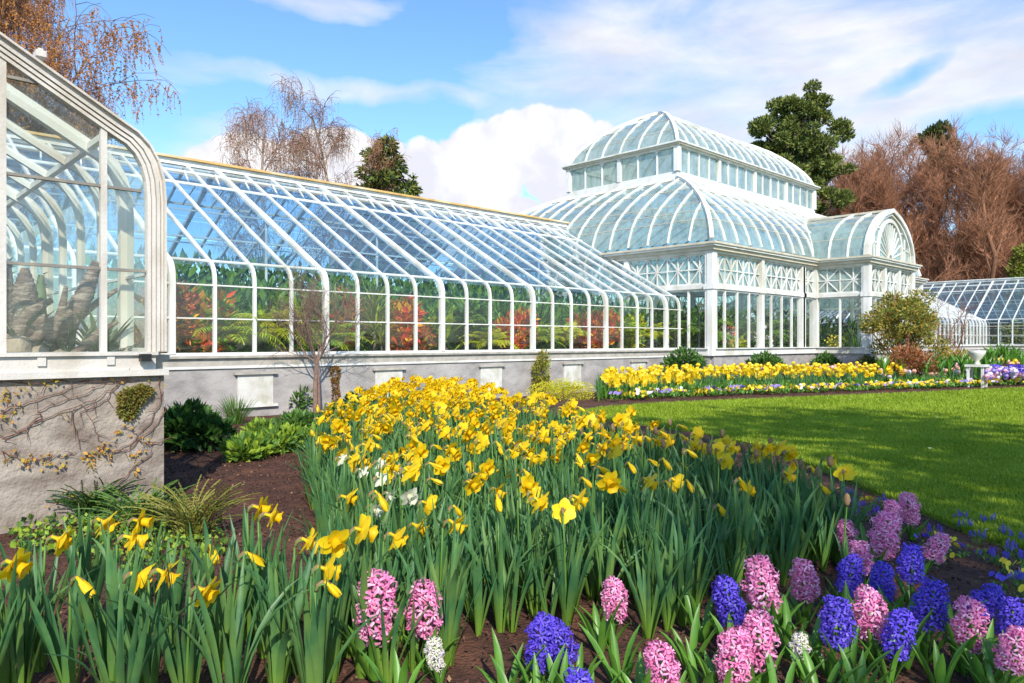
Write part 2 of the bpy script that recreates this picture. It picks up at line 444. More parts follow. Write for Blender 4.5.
# mulch chips
b = MB()
q = sample_poly([tuple(at(x,y)[:2]) for x,y in ((-4.5,1.5),(6,1.5),(6,9),(-4.5,9))], 420, rg)
q = q[~inpoly(q, lawn)]
k = len(q); C = np.stack([q[:,0],q[:,1],np.full(k,.012)],-1)
V, Fq = leafcloud(C, .014, rg, 1.6, None, 0.1); b.arr(V, Fq, rg.choice(2,size=k,p=[.93,.07]))
tag(obj('mulch_chips', b.mesh('mulch_chips',[CHIP,CHIP2])), 'dark bark mulch chips strewn over the bed soil', 'mulch', kind='stuff')

# ================================================================== GREENHOUSE VAULTS
def vault(name, label, axis, a0, a1, c, half, prof, first, spacing, loc, thick_every=4, thick_off=0, glass_r=None, glass_w=None,
          z_sill=1.05, purl=(1.37,2.6,3.82,4.54), transoms=(1.62,2.16), ridge_mat=None, sides=(-1,1), wall_mat=None,
          white=None, stone_sides=(-1,1), w_thin=.050, w_thick=.092, endfn=None, detail=True):
    """prof: (d inward from the eave wall, z) from sill to ridge"""
    white = white or WHITE; ridge_mat = ridge_mat or RIDGEM; glass_r = glass_r or G_ROOF; glass_w = glass_w or G_WALL; wall_mat = wall_mat or STONE2
    t = thing(name, label, 'greenhouse', loc)
    def L(a, d, z, s=-1):                     # d: inward from the eave on side s
        q = s*(half-d)
        return Vector((a, c+q, z)) if axis == 'x' else Vector((c+q, a, z))
    side = Vector((1,0,0)) if axis == 'x' else Vector((0,1,0))
    def zat(d):
        for (d0,z0),(d1,z1) in zip(prof, prof[1:]):
            if d1 >= d >= d0 and d1 > d0: return z0+(z1-z0)*(d-d0)/(d1-d0)
        return prof[-1][1]
    ks = []
    k = math.floor((a0-first)/spacing)-1
    while first+k*spacing <= a1+1e-6:
        if first+k*spacing >= a0-1e-6: ks.append(k)
        k += 1
    for s in sides:
        for k in ks:
            a = first+k*spacing
            th = ((k-thick_off) % thick_every == 0)
            m = MB(); w = w_thick if th else w_thin
            m.sweep([L(a,d,z,s) for d,z in prof], side, w, .10 if th else .065, 0)
            part('rib', m, white, t)
        # transoms and purlins
        m = MB()
        for z in transoms: m.sweep([L(a0,.0,z,s), L(a1,.0,z,s)], (0,0,1), .022, .03)
        part('transom', m, white, t)
        m = MB()
        dE, zE = prof[-2]
        m.sweep([L(a0,dE,zE,s), L(a1,dE,zE,s)], (0,0,1), .05, .05)
        for i, d in enumerate(purl):
            w = .055 if i >= 2 else .03
            e = .0 if i >= 2 else -.09
            m.sweep([L(a0,d,zat(d)+e,s), L(a1,d,zat(d)+e,s)], (0,0,1), w, w)
        part('purlin', m, white, t)
        # glazing
        gw = MB(); gr = MB()
        for (d0,z0),(d1,z1) in zip(prof, prof[1:]):
            tgt = gw if z1 <= prof[-2][1]-.0 and d1 < .12 else gr
            e0 = endfn(z0) if endfn and s == -1 else a1; e1 = endfn(z1) if endfn and s == -1 else a1
            if d0 > .15 and detail:        # split the slope so that each pane course laps its neighbour
                n = 6
                for i in range(n):
                    f0, f1 = i/n, (i+1)/n
                    da, db = d0+(d1-d0)*f0, d0+(d1-d0)*f1; za, zb = z0+(z1-z0)*f0, z0+(z1-z0)*f1
                    ea, eb = (endfn(za), endfn(zb)) if endfn and s == -1 else (a1, a1)
                    gr.add([L(a0,da,za+.012,s),L(ea,da,za+.012,s),L(eb,db,zb,s),L(a0,db,zb,s)], [(0,1,2,3)])
            else:
                tgt.add([L(a0,d0,z0,s),L(e0,d0,z0,s),L(e1,d1,z1,s),L(a0,d1,z1,s)], [(0,1,2,3)])
        part('wall_glazing', gw, glass_w, t); part('roof_glazing', gr, glass_r, t)
        # ventilator props between the two upper purlins
        if detail and len(purl) >= 4:
            for k in ks[:-1]:
                m = MB()
                a = first+(k+.5)*spacing; d1, d2 = purl[2], purl[3]
                m.sweep([L(a,d1+.05,zat(d1)-.02,s), L(a+.12,d2-.05,zat(d2)+.02,s)], side, .03, .03)
                part('vent_prop', m, white, t)
    m = MB(); zr = prof[-1][1]; hp = prof[-1][0]
    aR = endfn(zr) if endfn else a1
    m.sweep([L(a0,hp,zr+.03), L(aR,hp,zr+.03)], (0,0,1), .12, .16)
    part('ridge_beam', m, white, t)
    m = MB(); m.sweep([L(a0,hp,zr+.12), L(aR,hp,zr+.12)], (0,0,1), .05, .30)
    part('ridge_cap', m, ridge_mat, t)
    for s in stone_sides:
        m = MB(); q0 = L(a0,-.03,0,s); q1 = L(a1,.30,0,s)
        m.box((min(q0.x,q1.x),min(q0.y,q1.y),-.1),(max(q0.x,q1.x),max(q0.y,q1.y),z_sill-.2))
        part('stem_wall', m, wall_mat, t)
        m = MB(); q0 = L(a0,-.06,0,s); q1 = L(a1,.32,0,s)
        m.box((min(q0.x,q1.x),min(q0.y,q1.y),z_sill-.24),(max(q0.x,q1.x),max(q0.y,q1.y),z_sill-.198))
        part('drip_band', m, white, t)
        m = MB(); q0 = L(a0,-.05,0,s); q1 = L(a1,.31,0,s)
        m.box((min(q0.x,q1.x),min(q0.y,q1.y),z_sill-.196),(max(q0.x,q1.x),max(q0.y,q1.y),z_sill-.07))
        q0 = L(a0,-.10,0,s); q1 = L(a1,.33,0,s)
        m.box((min(q0.x,q1.x),min(q0.y,q1.y),z_sill-.07),(max(q0.x,q1.x),max(q0.y,q1.y),z_sill-.03))
        part('ledge', m, LEDGE, t)
        m = MB(); q0 = L(a0,-.035,0,s); q1 = L(a1,.05,0,s)
        m.box((min(q0.x,q1.x),min(q0.y,q1.y),z_sill-.03),(max(q0.x,q1.x),max(q0.y,q1.y),z_sill+.02))
        part('sill', m, white, t)
    return t, L, zat

def arc(d0, z0, d1, z1, n=5):      # smooth turn from vertical at (d0,z0) to the slope at (d1,z1)
    out = []
    for i in range(1, n+1):
        t = i/n; cx, cz = d0, z0+(z1-z0)*.80
        out.append(((1-t)**2*d0+2*t*(1-t)*cx+t*t*d1, (1-t)**2*z0+2*t*(1-t)*cz+t*t*z1))
    return out
WY = 11.88
prof_w = [(0,1.05),(0,2.20)] + arc(0,2.20,.24,2.57) + [(5.0,5.20)]
PX0, PX1, PY0, PY1 = 18.2, 35.5, 10.93, 22.5
main_prof = [(0,4.12),(.08,4.42),(.22,4.76),(.42,5.06),(.72,5.36),(1.1,5.68),(1.6,6.03),(2.2,6.38),(2.75,6.66),(3.3,6.88)]
def inset_at(z):
    if z <= main_prof[0][1]: return 0
    for (m0,z0),(m1,z1) in zip(main_prof, main_prof[1:]):
        if z <= z1: return m0+(m1-m0)*(z-z0)/(z1-z0)
    return 3.3
FIRST = 4.03; SP = .667
wing, WL, wz = vault('greenhouse_wing', 'long white framed greenhouse with curved eaves, between the near gable and the domed palm house', 'x',
                     1.94, PX0-.02, WY+5.0, 5.0, prof_w, FIRST, SP, (10, WY, 0), endfn=lambda z: PX0-.02+inset_at(z))
# white boarded vent openings in the stem wall
for n, i in enumerate((-2, 2, 6, 10, 14, 18)):
    cx = FIRST+SP*i
    m = MB(); m.box((cx-.31,WY-.055,.19),(cx+.31,WY-.028,.70))
    for q in range(1,3): m.box((cx-.31+.62*q/3-.006,WY-.0595,.20),(cx-.31+.62*q/3+.006,WY-.0551,.69))
    v = part('vent_board', m, BOARD, wing)
    m = MB(); m.box((cx-.37,WY-.10,.70),(cx+.37,WY-.0272,.745)); l1 = part('lintel', m, LEDGE, v)
    m = MB(); m.box((cx-.38,WY-.09,.15),(cx+.38,WY-.0275,.188)); part('board_sill', m, WHITE, v)
# moss stain buttress on the wall
m = MB(); r = np.random.default_rng(3)
bx = FIRST+SP*4.25
foliage(m, [((bx,WY-.05,.66),(.10,.05,.16)),((bx,WY-.045,.45),(.07,.04,.15)),((bx+.02,WY-.04,.25),(.08,.03,.15))], 1500, .018, r, [.6,.4])
solo('moss_patch', m, [MOSS, RUST], (bx,WY-.05,.1), 'brown green moss running down the grey wall behind the young bare tree', 'moss')
# inner posts
m = None
for i in range(0, 22, 4):
    m = MB(); x = FIRST+SP*i
    m.tube([(x,WY+2.4,0),(x,WY+2.4,wz(2.4)-.1)], .028, 8)
    part('inner_post', m, WHITE, wing)
m = MB(); m.box((1.94,WY+.31,-.005),(PX0,WY+9.6,.012)); part('floor_slab', m, FLOOR, wing)

# right-hand wing and the far cross house
prof_r = prof_w
rw, _, _ = vault('greenhouse_wing', 'far greenhouse wing right of the entrance porch, its ribs crowded by the slant view', 'x',
        PX1+.02, 50.58, WY+5.0, 5.0, prof_r, PX1+.3, SP, (43, WY, 0), purl=(1.37,2.6,3.82,4.54), ridge_mat=WHITE, sides=(-1,1), detail=False)
fc, _, _ = vault('cross_greenhouse', 'farthest greenhouse at the right edge, its long side turned to the lawn', 'y',
        4.0, 26.0, 50.62+5.0, 5.0, prof_r, 4.3, .70, (55.6, 8, 0), ridge_mat=WHITE, detail=False)
m = MB(); m.box((51,4.2,-.005),(60,25.8,.012)); part('floor_slab', m, FLOOR, fc)

# near cross house: gable end faces the camera
NX, NY = 1.86, 5.80
prof_n = [(0,1.18),(0,2.30)] + arc(0,2.30,.27,2.80) + [(5.0,5.50)]
near, NL, nz = vault('cross_greenhouse', 'nearest greenhouse at the left edge, gable end with cactus plants behind its glass', 'y',
        NY+.02, 27.0, NX-5.0, 5.0, prof_n, NY+.75, .70, (NX-5, NY, 0), z_sill=1.18, purl=(1.6,3.0,4.2), transoms=(1.77,), ridge_mat=WHITE,
        white=CREAM, glass_r=G_NEAR, glass_w=G_NEAR, w_thin=.05, w_thick=.08)
m = MB(); m.box((NX-9.6,NY+.31,.3),(NX-.35,26,.45)); part('floor_slab', m, FLOOR, near)
# gable: stone, boards, bargeboard, mullions, glass
m = MB(); m.box((NX-10.03,NY-.05,-.1),(NX+.035,NY+.28,1.0)); part('gable_wall', m, STONE, near)
m = MB(); m.box((NX-10.0,NY-.10,1.0),(NX+.055,NY+.28,1.045))
part('drip_board', m, NEARW, near)
m = MB(); m.box((NX-10.0,NY-.075,1.045),(NX-.03,NY+.27,1.15)); m.box((NX-10.0,NY-.10,1.15),(NX-.02,NY+.27,1.175))
for x in np.arange(NX-9.6, NX, .42): m.box((x,NY-.09,1.085),(x+.05,NY-.0751,1.15))
part('gable_sill', m, NEARW, near)
m = MB()
out = [(0.0,1.175),(0,2.30)] + arc(0,2.30,.27,2.80) + [(5.0,5.50)]
for s in (1,-1):
    cx0 = NX-5.0
    def gp(off, yy, s=s):
        pts = []
        for i,(d,z) in enumerate(out):
            if i == 0: nx_, nz_ = -1, 0
            elif i == len(out)-1: nx_, nz_ = -.5, .86
            else:
                dx = out[i+1][0]-out[i-1][0]; dz = out[i+1][1]-out[i-1][1]; l = math.hypot(dx,dz); nx_, nz_ = -dz/l, dx/l
            pts.append(Vector((cx0+s*(5.0-(d+nx_*off)), yy, z+nz_*off)))
        return pts
    m.sweep(gp(-.066, NY-.015), (0,1,0), .06, .024)
    m.sweep(gp(-.037, NY-.030), (0,1,0), .06, .024)
    m.sweep(gp(-.009, NY-.045), (0,1,0), .06, .022)
    m.sweep(gp(.016, NY-.028), (0,1,0), .06, .020)
    m.sweep(gp(.034, NY-.030), (0,1,0), .13, .016)
    m.sweep(gp(-.024, NY-.003), (0,1,0), .06, .105)
part('bargeboard', m, NEARW, near, False)
m = MB()
def gz(x):
    d = min(NX-x, x-(NX-10));  return nz(d)
for k in range(0, 17):
    x = 1.497-.60*k
    m.box((x-.020,NY-.03,1.175),(x+.020,NY+.02,gz(x)-.08))
part('mullion', m, NEARW, near)
m = MB()
for z in (1.77,2.36,3.0,3.7,4.4,5.1):
    dd = next((d for d,zz in [(i*.05, nz(i*.05)) for i in range(101)] if zz >= z), 0)
    m.box((NX-10+dd+.06,NY-.022,z-.010),(NX-dd-.06,NY+.010,z+.010))
part('glazing_bar', m, PIPE, near)
m = MB(); pts = [(cx0+s_*(5.0-d), z) for s_, seq in ((1,out),(-1,out[::-1][1:])) for d,z in seq]
m.add([(x,NY+.0,z) for x,z in pts], [tuple(range(len(pts)))])
part('gable_glazing', m, G_NEAR, near)
# bolts/finials on the bargeboard
for d in (.75, 1.35, 2.1):
    m = MB(); x = NX-d; z = nz(d)+.13
    m.box((x-.03,NY-.05,z-.03),(x+.03,NY+.05,z+.012)); m.box((x-.015,NY-.03,z+.012),(x+.015,NY+.03,z+.03))
    part('roof_cleat', m, NEARW, near)
# flood light
m = MB(); m.box((NX-.155,NY-.16,1.105),(NX-.085,NY-.1,1.16)); m.box((NX-.13,NY-.1,1.12),(NX-.11,NY-.078,1.15))
solo('floodlight', m, DARK, (NX-.12,NY-.13,1.1), 'small black floodlight fixed on the white sill of the near greenhouse', 'lamp')

# ================================================================== PALM HOUSE
pav = thing('palm_house', 'tall white palm house with curved glass roofs, glazed lantern and arched entrance porch', 'conservatory', ((PX0+PX1)/2, PY0, 0))
def wallbays(P0, dirv, out, length, groups, per, name_wall=True, zs=(1.05,2.74,2.86,3.74), colw=.26, skip=(), dense=True):
    """one facade: columns between groups of panes, lattice above, glass behind"""
    P0 = Vector(P0); D = Vector(dirv); O = Vector(out)
    g = length/groups
    up = Vector((0,0,1))
    for i in range(groups+1):
        m = MB(); p = P0+D*(g*i); w = colw if i in (0,groups) else .16
        m.sweep([p+up*(zs[0]-.2)+O*.02, p+up*zs[3]+O*.02], D, w, .18)
        m.sweep([p+up*(zs[1]-.02)+O*.05, p+up*(zs[1]+.12)+O*.05], D, w+.05, .20)
        part('column', m, WHITE, pav)
    for i in range(groups):
        a = P0+D*(g*i); bq = P0+D*(g*(i+1)); u = g/per
        if i not in skip:
            m = MB()
            for k in range(1, per):
                p = a+D*(u*k); m.sweep([p+up*(zs[0]+.02), p+up*zs[1]], D, .055, .07)
            m.sweep([a+up*(zs[1]-.03), bq+up*(zs[1]-.03)], up, .05, .06)
            w = part('window_frame', m, WHITE, pav)
            m = MB(); m.add([a+up*zs[0], bq+up*zs[0], bq+up*zs[1], a+up*zs[1]], [(0,1,2,3)])
            part('window_glass', m, G_WALL, w)
        m = MB(); zb, zt = zs[2], zs[3]; zm = (zb+zt)/2
        for k in range(per):
            p0 = a+D*(u*k); p1 = a+D*(u*(k+1)); pm = (p0+p1)/2
            for (q,z0,r_,z1,w_,dd) in ((p0,zb,p1,zt,.036,.030),(p0,zt,p1,zb,.036,.034),(pm,zb,pm,zt,.032,.038),(p0,zb,p0,zt,.036,.042)):
                m.sweep([q+up*z0+O*.0, r_+up*z1+O*.0], (D if q==r_ else up), w_, dd)
        m.sweep([a+up*zm, bq+up*zm], up, .032, .046)
        m.sweep([a+up*(zb+.02), bq+up*(zb+.02)], up, .05, .05); m.sweep([a+up*(zt-.02), bq+up*(zt-.02)], up, .05, .05)
        lt = part('lattice_panel', m, WHITE, pav)
        m = MB(); m.add([a+up*zb-O*.03, bq+up*zb-O*.03, bq+up*zt-O*.03, a+up*zt-O*.03], [(0,1,2,3)])
        part('lattice_glass', m, G_LANT, lt)
    m = MB(); m.sweep([P0+up*(zs[1]+.06)+O*.01, P0+D*length+up*(zs[1]+.06)+O*.01], up, .12, .14)
    part('transom_rail', m, WHITE, pav)
    m = MB(); m.sweep([P0+up*(zs[0]-.10)+O*.04, P0+D*length+up*(zs[0]-.10)+O*.04], up, .19, .20)
    m.sweep([P0+up*(zs[0]-.0)+O*.07, P0+D*length+up*(zs[0]-.0)+O*.07], up, .03, .24)
    part('base_sill', m, WHITE, pav)
    m = MB(); m.sweep([P0+up*(.38)-O*.02, P0+D*length+up*(.38)-O*.02], up, .94, .2)
    part('stem_wall', m, STONE2, pav)
def cornice_ring(x0,x1,y0,y1,z0,steps,parent,name='cornice', gut=True):
    """steps: (height, projection) courses, mitred"""
    z = z0
    for j,(h,pr) in enumerate(steps):
        m = MB(); a = (x0-pr,y0-pr); c_ = (x1+pr,y1+pr); t = .12
        for z_ in (z, z+h): pass
        o = [(a[0],a[1]),(c_[0],a[1]),(c_[0],c_[1]),(a[0],c_[1])]
        i_ = [(x0+t,y0+t),(x1-t,y0+t),(x1-t,y1-t),(x0+t,y1-t)]
        vs = [(*p,z) for p in o]+[(*p,z) for p in i_]+[(*p,z+h) for p in o]+[(*p,z+h) for p in i_]
        fs = []
        for k in range(4):
            n = (k+1)%4
            fs += [(k,n,8+n,8+k),(4+k,12+k,12+n,4+n),(8+k,8+n,12+n,12+k),(k,4+k,4+n,n)]
        m.add(vs, fs)
        part(name if j < len(steps)-1 or not gut else 'gutter', m, (GUTTER if gut and j in (1,len(steps)-1) else WHITE), parent)
        z += h
# facades
wallbays((PX0,PY0,0),(1,0,0),(0,-1,0), 5.60, 2, 4)
wallbays((PX0+5.61,PY0,0),(1,0,0),(0,-1,0), 1.0, 1, 1, colw=.12)
wallbays((PX1-6.6,PY0,0),(1,0,0),(0,-1,0), 1.0, 1, 1, colw=.12)
wallbays((PX1-5.60,PY0,0),(1,0,0),(0,-1,0), 5.60, 2, 4)
wallbays((PX0,PY0+11.57,0),(0,-1,0),(-1,0,0), 11.56, 4, 4, skip=(0,1,2))
wallbays((PX1,PY0,0),(0,1,0),(1,0,0), 11.56, 4, 4, skip=(1,2,3))
wallbays((PX1,PY1,0),(-1,0,0),(0,1,0), 17.28, 6, 4)
cornice_ring(PX0,PX1,PY0,PY1,3.74,[(.07,.10),(.10,.20),(.06,.27),(.06,.31)],pav)

def curved_roof(x0,x1,y0,y1,prof,nx,ny,parent,gmat,rw=.05,purl=4,names=('curved_roof','rib','purlin')):
    M = prof[-1][0]
    m = MB()
    for (m0,z0),(m1,z1) in zip(prof, prof[1:]):
        A = [(x0+m0,y0+m0),(x1-m0,y0+m0),(x1-m0,y1-m0),(x0+m0,y1-m0)]
        B = [(x0+m1,y0+m1),(x1-m1,y0+m1),(x1-m1,y1-m1),(x0+m1,y1-m1)]
        for k in range(4):
            n = (k+1)%4
            m.add([(*A[k],z0),(*A[n],z0),(*B[n],z1),(*B[k],z1)], [(0,1,2,3)])
    roof = part(names[0], m, gmat, parent)
    def prof_to(mm):
        out = []
        for (m0,z0) in prof:
            if m0 <= mm+1e-6: out.append((m0,z0))
            else:
                pm, pz = out[-1]
                if mm > pm+.01: out.append((mm, pz+(z0-pz)*(mm-pm)/(m0-pm)))
                break
        return out
    def rib(P0, inn, sd, mm, w, name='rib'):
        pts = [Vector((P0[0]+inn[0]*q, P0[1]+inn[1]*q, z+.02)) for q,z in prof_to(mm)]
        if len(pts) < 2: return
        b = MB(); b.sweep(pts, sd, w, .07); part(name, b, WHITE, roof)
    for k in range(1, nx):
        s = (x1-x0)*k/nx; mm = min(s, x1-x0-s, M)
        rib((x0+s,y0),(0,1),(1,0,0),mm,rw); rib((x0+s,y1),(0,-1),(1,0,0),mm,rw)
    for k in range(1, ny):
        s = (y1-y0)*k/ny; mm = min(s, y1-y0-s, M)
        rib((x0,y0+s),(1,0),(0,1,0),mm,rw); rib((x1,y0+s),(-1,0),(0,1,0),mm,rw)
    for (cx,cy,ix,iy) in ((x0,y0,1,1),(x1,y0,-1,1),(x1,y1,-1,-1),(x0,y1,1,-1)):
        b = MB(); b.sweep([Vector((cx+ix*q,cy+iy*q,z+.03)) for q,z in prof], (iy,-ix,0), .12, .10); part('hip_rib', b, WHITE, roof)
    b = MB()
    for j in range(1, purl+1):
        q, z = prof[int(round(j*(len(prof)-1)/(purl+1)))]
        ring = [(x0+q,y0+q),(x1-q,y0+q),(x1-q,y1-q),(x0+q,y1-q)]
        for k in range(4):
            b.sweep([(*ring[k],z+.012),(*ring[(k+1)%4],z+.012)], (0,0,1), .018, .02)
    part('purlin', b, GUTTER, roof)
    return roof
curved_roof(PX0-.02,PX1+.02,PY0-.02,PY1+.02,main_prof,24,16,pav,G_FROST,.042,5)
# lantern storey
lx0,lx1,ly0,ly1 = PX0+3.3,PX1-3.3,PY0+3.3,PY1-3.3
m = MB(); 
base = MB()
def ringbox(mm, x0,x1,y0,y1,z0,z1,t=.1):
    mm.box((x0,y0,z0),(x1,y0+t,z1)); mm.box((x0,y1-t,z0),(x1,y1,z1)); mm.box((x0,y0+t,z0),(x0+t,y1-t,z1)); mm.box((x1-t,y0+t,z0),(x1,y1-t,z1))
ringbox(base, lx0-.05,lx1+.05,ly0-.05,ly1+.05,6.78,7.12,.14)
lantern = part('lantern', base, WHITE, pav)
def lantern_side(P0, D, O, length, groups, per):
    P0 = Vector(P0); D = Vector(D); O = Vector(O); g = length/groups; up = Vector((0,0,1)); z0, z1 = 7.12, 7.96
    for i in range(groups+1):
        m = MB(); p = P0+D*(g*i); m.sweep([p+up*z0+O*.0,p+up*(z1+.02)+O*.0], D, .22 if i in (0,groups) else .15, .16); part('pilaster', m, WHITE, lantern)
    for i in range(groups):
        a = P0+D*(g*i); u = g/per; m = MB()
        for k in range(per):
            if k: m.sweep([a+D*(u*k)+up*z0, a+D*(u*k)+up*z1], D, .05, .08)
            # rounded heads
            for s, e in ((0,1),(1,-1)):
                q = a+D*(u*(k+s)); rr = .17
                pts = [q+up*z1, q+D*(e*rr)+up*z1]
                for j in range(1,5):
                    t = j/4*math.pi/2; pts.append(q+D*(e*(rr-rr*math.sin(t)))+up*(z1-rr+rr*math.cos(t)))
                vs = [p_+O*.03 for p_ in pts]+[p_-O*.03 for p_ in pts]; n = len(pts)
                m.add(vs, [tuple(range(n)), tuple(range(2*n-1,n-1,-1))]+[(j,(j+1)%n,(j+1)%n+n,j+n) for j in range(n)])
        wf = part('lantern_window', m, WHITE, lantern)
    m = MB(); m.add([P0+up*z0,P0+D*length+up*z0,P0+D*length+up*z1,P0+up*z1],[(0,1,2,3)]); part('lantern_glass', m, G_LANT, lantern)
lantern_side((lx0,ly0,0),(1,0,0),(0,-1,0),lx1-lx0,4,4)
lantern_side((lx1,ly1,0),(-1,0,0),(0,1,0),lx1-lx0,4,4)
lantern_side((lx0,ly1,0),(0,-1,0),(-1,0,0),ly1-ly0,2,3)
lantern_side((lx1,ly0,0),(0,1,0),(1,0,0),ly1-ly0,2,3)
z = 7.96
for h, pr, mm_ in ((.06,.10,WHITE),(.06,.19,GUTTER),(.05,.24,WHITE)):
    m = MB(); ringbox(m, lx0-pr,lx1+pr,ly0-pr,ly1+pr,z,z+h,.12+pr); part('lantern_cornice', m, mm_, lantern); z += h
hw = (ly1-ly0)/2
lant_prof = [(0,8.13),(.12,8.42),(.30,8.70),(.54,8.97),(.9,9.30),(1.34,9.63),(1.85,9.92),(hw-.15,10.14),(hw,10.17)]
lr = curved_roof(lx0-.01,lx1+.01,ly0-.01,ly1+.01,[(q*(hw+.01)/hw,z) for q,z in lant_prof],16,6,pav,G_LANT,.04,3,names=('lantern_roof','rib','purlin'))
m = MB(); m.sweep([(lx0+hw,(ly0+ly1)/2,10.21),(lx1-hw,(ly0+ly1)/2,10.21)],(0,0,1),.06,.14); part('ridge_beam', m, WHITE, pav)
# entrance porch
QX0, QX1, QY = 24.80, 28.90, 9.19
wallbays((QX0,QY+1.72,0),(0,-1,0),(-1,0,0),1.72,1,2)
wallbays((QX0,QY,0),(1,0,0),(0,-1,0),4.10,3,2, skip=(1,))
wallbays((QX1,QY,0),(0,1,0),(1,0,0),1.72,1,2)
m = MB(); xm=(QX0+QX1)/2
m.box((xm-.63,QY-.02,.1),(xm+.63,QY+.03,1.15)); m.box((xm-.63,QY-.02,1.15),(xm-.5,QY+.03,2.7)); m.box((xm+.5,QY-.02,1.15),(xm+.63,QY+.03,2.7)); m.box((xm-.06,QY-.02,1.15),(xm+.06,QY+.03,2.7)); m.box((xm-.63,QY-.02,2.55),(xm+.63,QY+.031,2.72))
dr = part('door', m, WHITE, pav)
m = MB(); m.add([(xm-.5,QY+.01,1.15),(xm+.5,QY+.01,1.15),(xm+.5,QY+.01,2.55),(xm-.5,QY+.01,2.55)],[(0,1,2,3)]); part('door_glass', m, G_WALL, dr)
z = 3.74
for j,(h,pr) in enumerate([(.07,.10),(.10,.20),(.06,.27),(.06,.31)]):
    m = MB(); m.box((QX0-pr,QY-pr,z+.001),(QX1+pr,QY+.1,z+h+.001)); m.box((QX0-pr,QY+.1,z+.001),(QX0+.1,PY0-pr-.002,z+h+.001)); m.box((QX1-.1,QY+.1,z+.001),(QX1+pr,PY0-pr-.002,z+h+.001))
    part('porch_cornice', m, GUTTER if j in (1,3) else WHITE, pav); z += h
op = [(-2.05,4.03),(-2.0,4.35),(-1.85,4.68),(-1.58,5.0),(-1.2,5.28),(-.75,5.50),(-.35,5.63),(0,5.73)]
op = op + [(-x,z) for x,z in op[-2::-1]]
m = MB()
yb = [PY0+inset_at(z)+.02 for x,z in op]
for i in range(len(op)-1):
    m.add([(xm+op[i][0],QY+.02,op[i][1]),(xm+op[i+1][0],QY+.02,op[i+1][1]),(xm+op[i+1][0],yb[i+1],op[i+1][1]),(xm+op[i][0],yb[i],op[i][1])],[(0,1,2,3)])
pr_ = part('porch_roof', m, G_FROST, pav)
for k in range(1,4):
    y = QY+.62*k
    pts = [(xm+x,y,z+.02) for x,z in op if y < PY0+inset_at(z)+.0]
    m = MB()
    if k < 3: m.sweep([(xm+x,y,z+.02) for x,z in op],(0,1,0),.06,.06)
    else:
        m.sweep([(xm+op[i][0],yb[i],op[i][1]+.02) for i in range(len(op))],(0,1,0),.08,.08)
    part('rib', m, WHITE, pr_)
m = MB()
for i in (2,4,5,9,10,12): m.sweep([(xm+op[i][0],QY,op[i][1]+.012),(xm+op[i][0],yb[i],op[i][1]+.012)],(0,0,1),.018,.02)
part('purlin', m, GUTTER, pr_)
m = MB(); m.sweep([(xm,QY-.1,5.78),(xm,yb[7]+.1,5.78)],(0,0,1),.07,.08); part('ridge_beam', m, GUTTER, pr_)
m = MB(); m.sweep([(xm+x*1.02,QY-.03,z+.03) for x,z in op],(0,1,0),.22,.13); m.sweep([(xm+x*.93,QY-.02,3.99+(z-4.03)*.94+.04) for x,z in op],(0,1,0),.10,.06)
part('gable_moulding', m, WHITE, pav)
m = MB(); c0 = (xm, 4.10)
inner = [(1.15*math.cos(t), 4.03+1.38*math.sin(t)**.9) for t in [math.pi*k/14 for k in range(15)]]
m.sweep([(xm+x,QY,z) for x,z in inner],(0,1,0),.10,.12)
for k in range(1,14,1):
    x,z = inner[k]; m.sweep([(xm+.18*math.cos(math.pi*k/14),QY+.0,4.08+.2*math.sin(math.pi*k/14)),(xm+x,QY,z)],(0,1,0),.03,.034)
m.sweep([(xm+.2*math.cos(math.pi*k/8),QY,4.05+.22*math.sin(math.pi*k/8)) for k in range(9)],(0,1,0),.06,.06)
for s in (-1,1):
    for a_,b_ in ((( 1.1,4.6),(1.85,4.45)),((.85,5.05),(1.35,5.1)),((1.45,4.03),(1.45,5.0))):
        m.sweep([(xm+s*a_[0],QY,a_[1]),(xm+s*b_[0],QY,b_[1])],(0,1,0),.035,.04)
sb = part('sunburst_window', m, WHITE, pav)
m = MB(); m.add([(xm+x*.97,QY+.015,z) for x,z in op],[tuple(range(len(op)))]); part('sunburst_glass', m, G_LANT, sb)
m = MB(); m.box((PX0+.2,PY0+.2,-.005),(PX1-.2,PY1-.2,.012)); m.box((QX0+.15,QY+.15,-.005),(QX1-.15,PY0+.2,.0115)); part('floor_slab', m, FLOOR, pav)
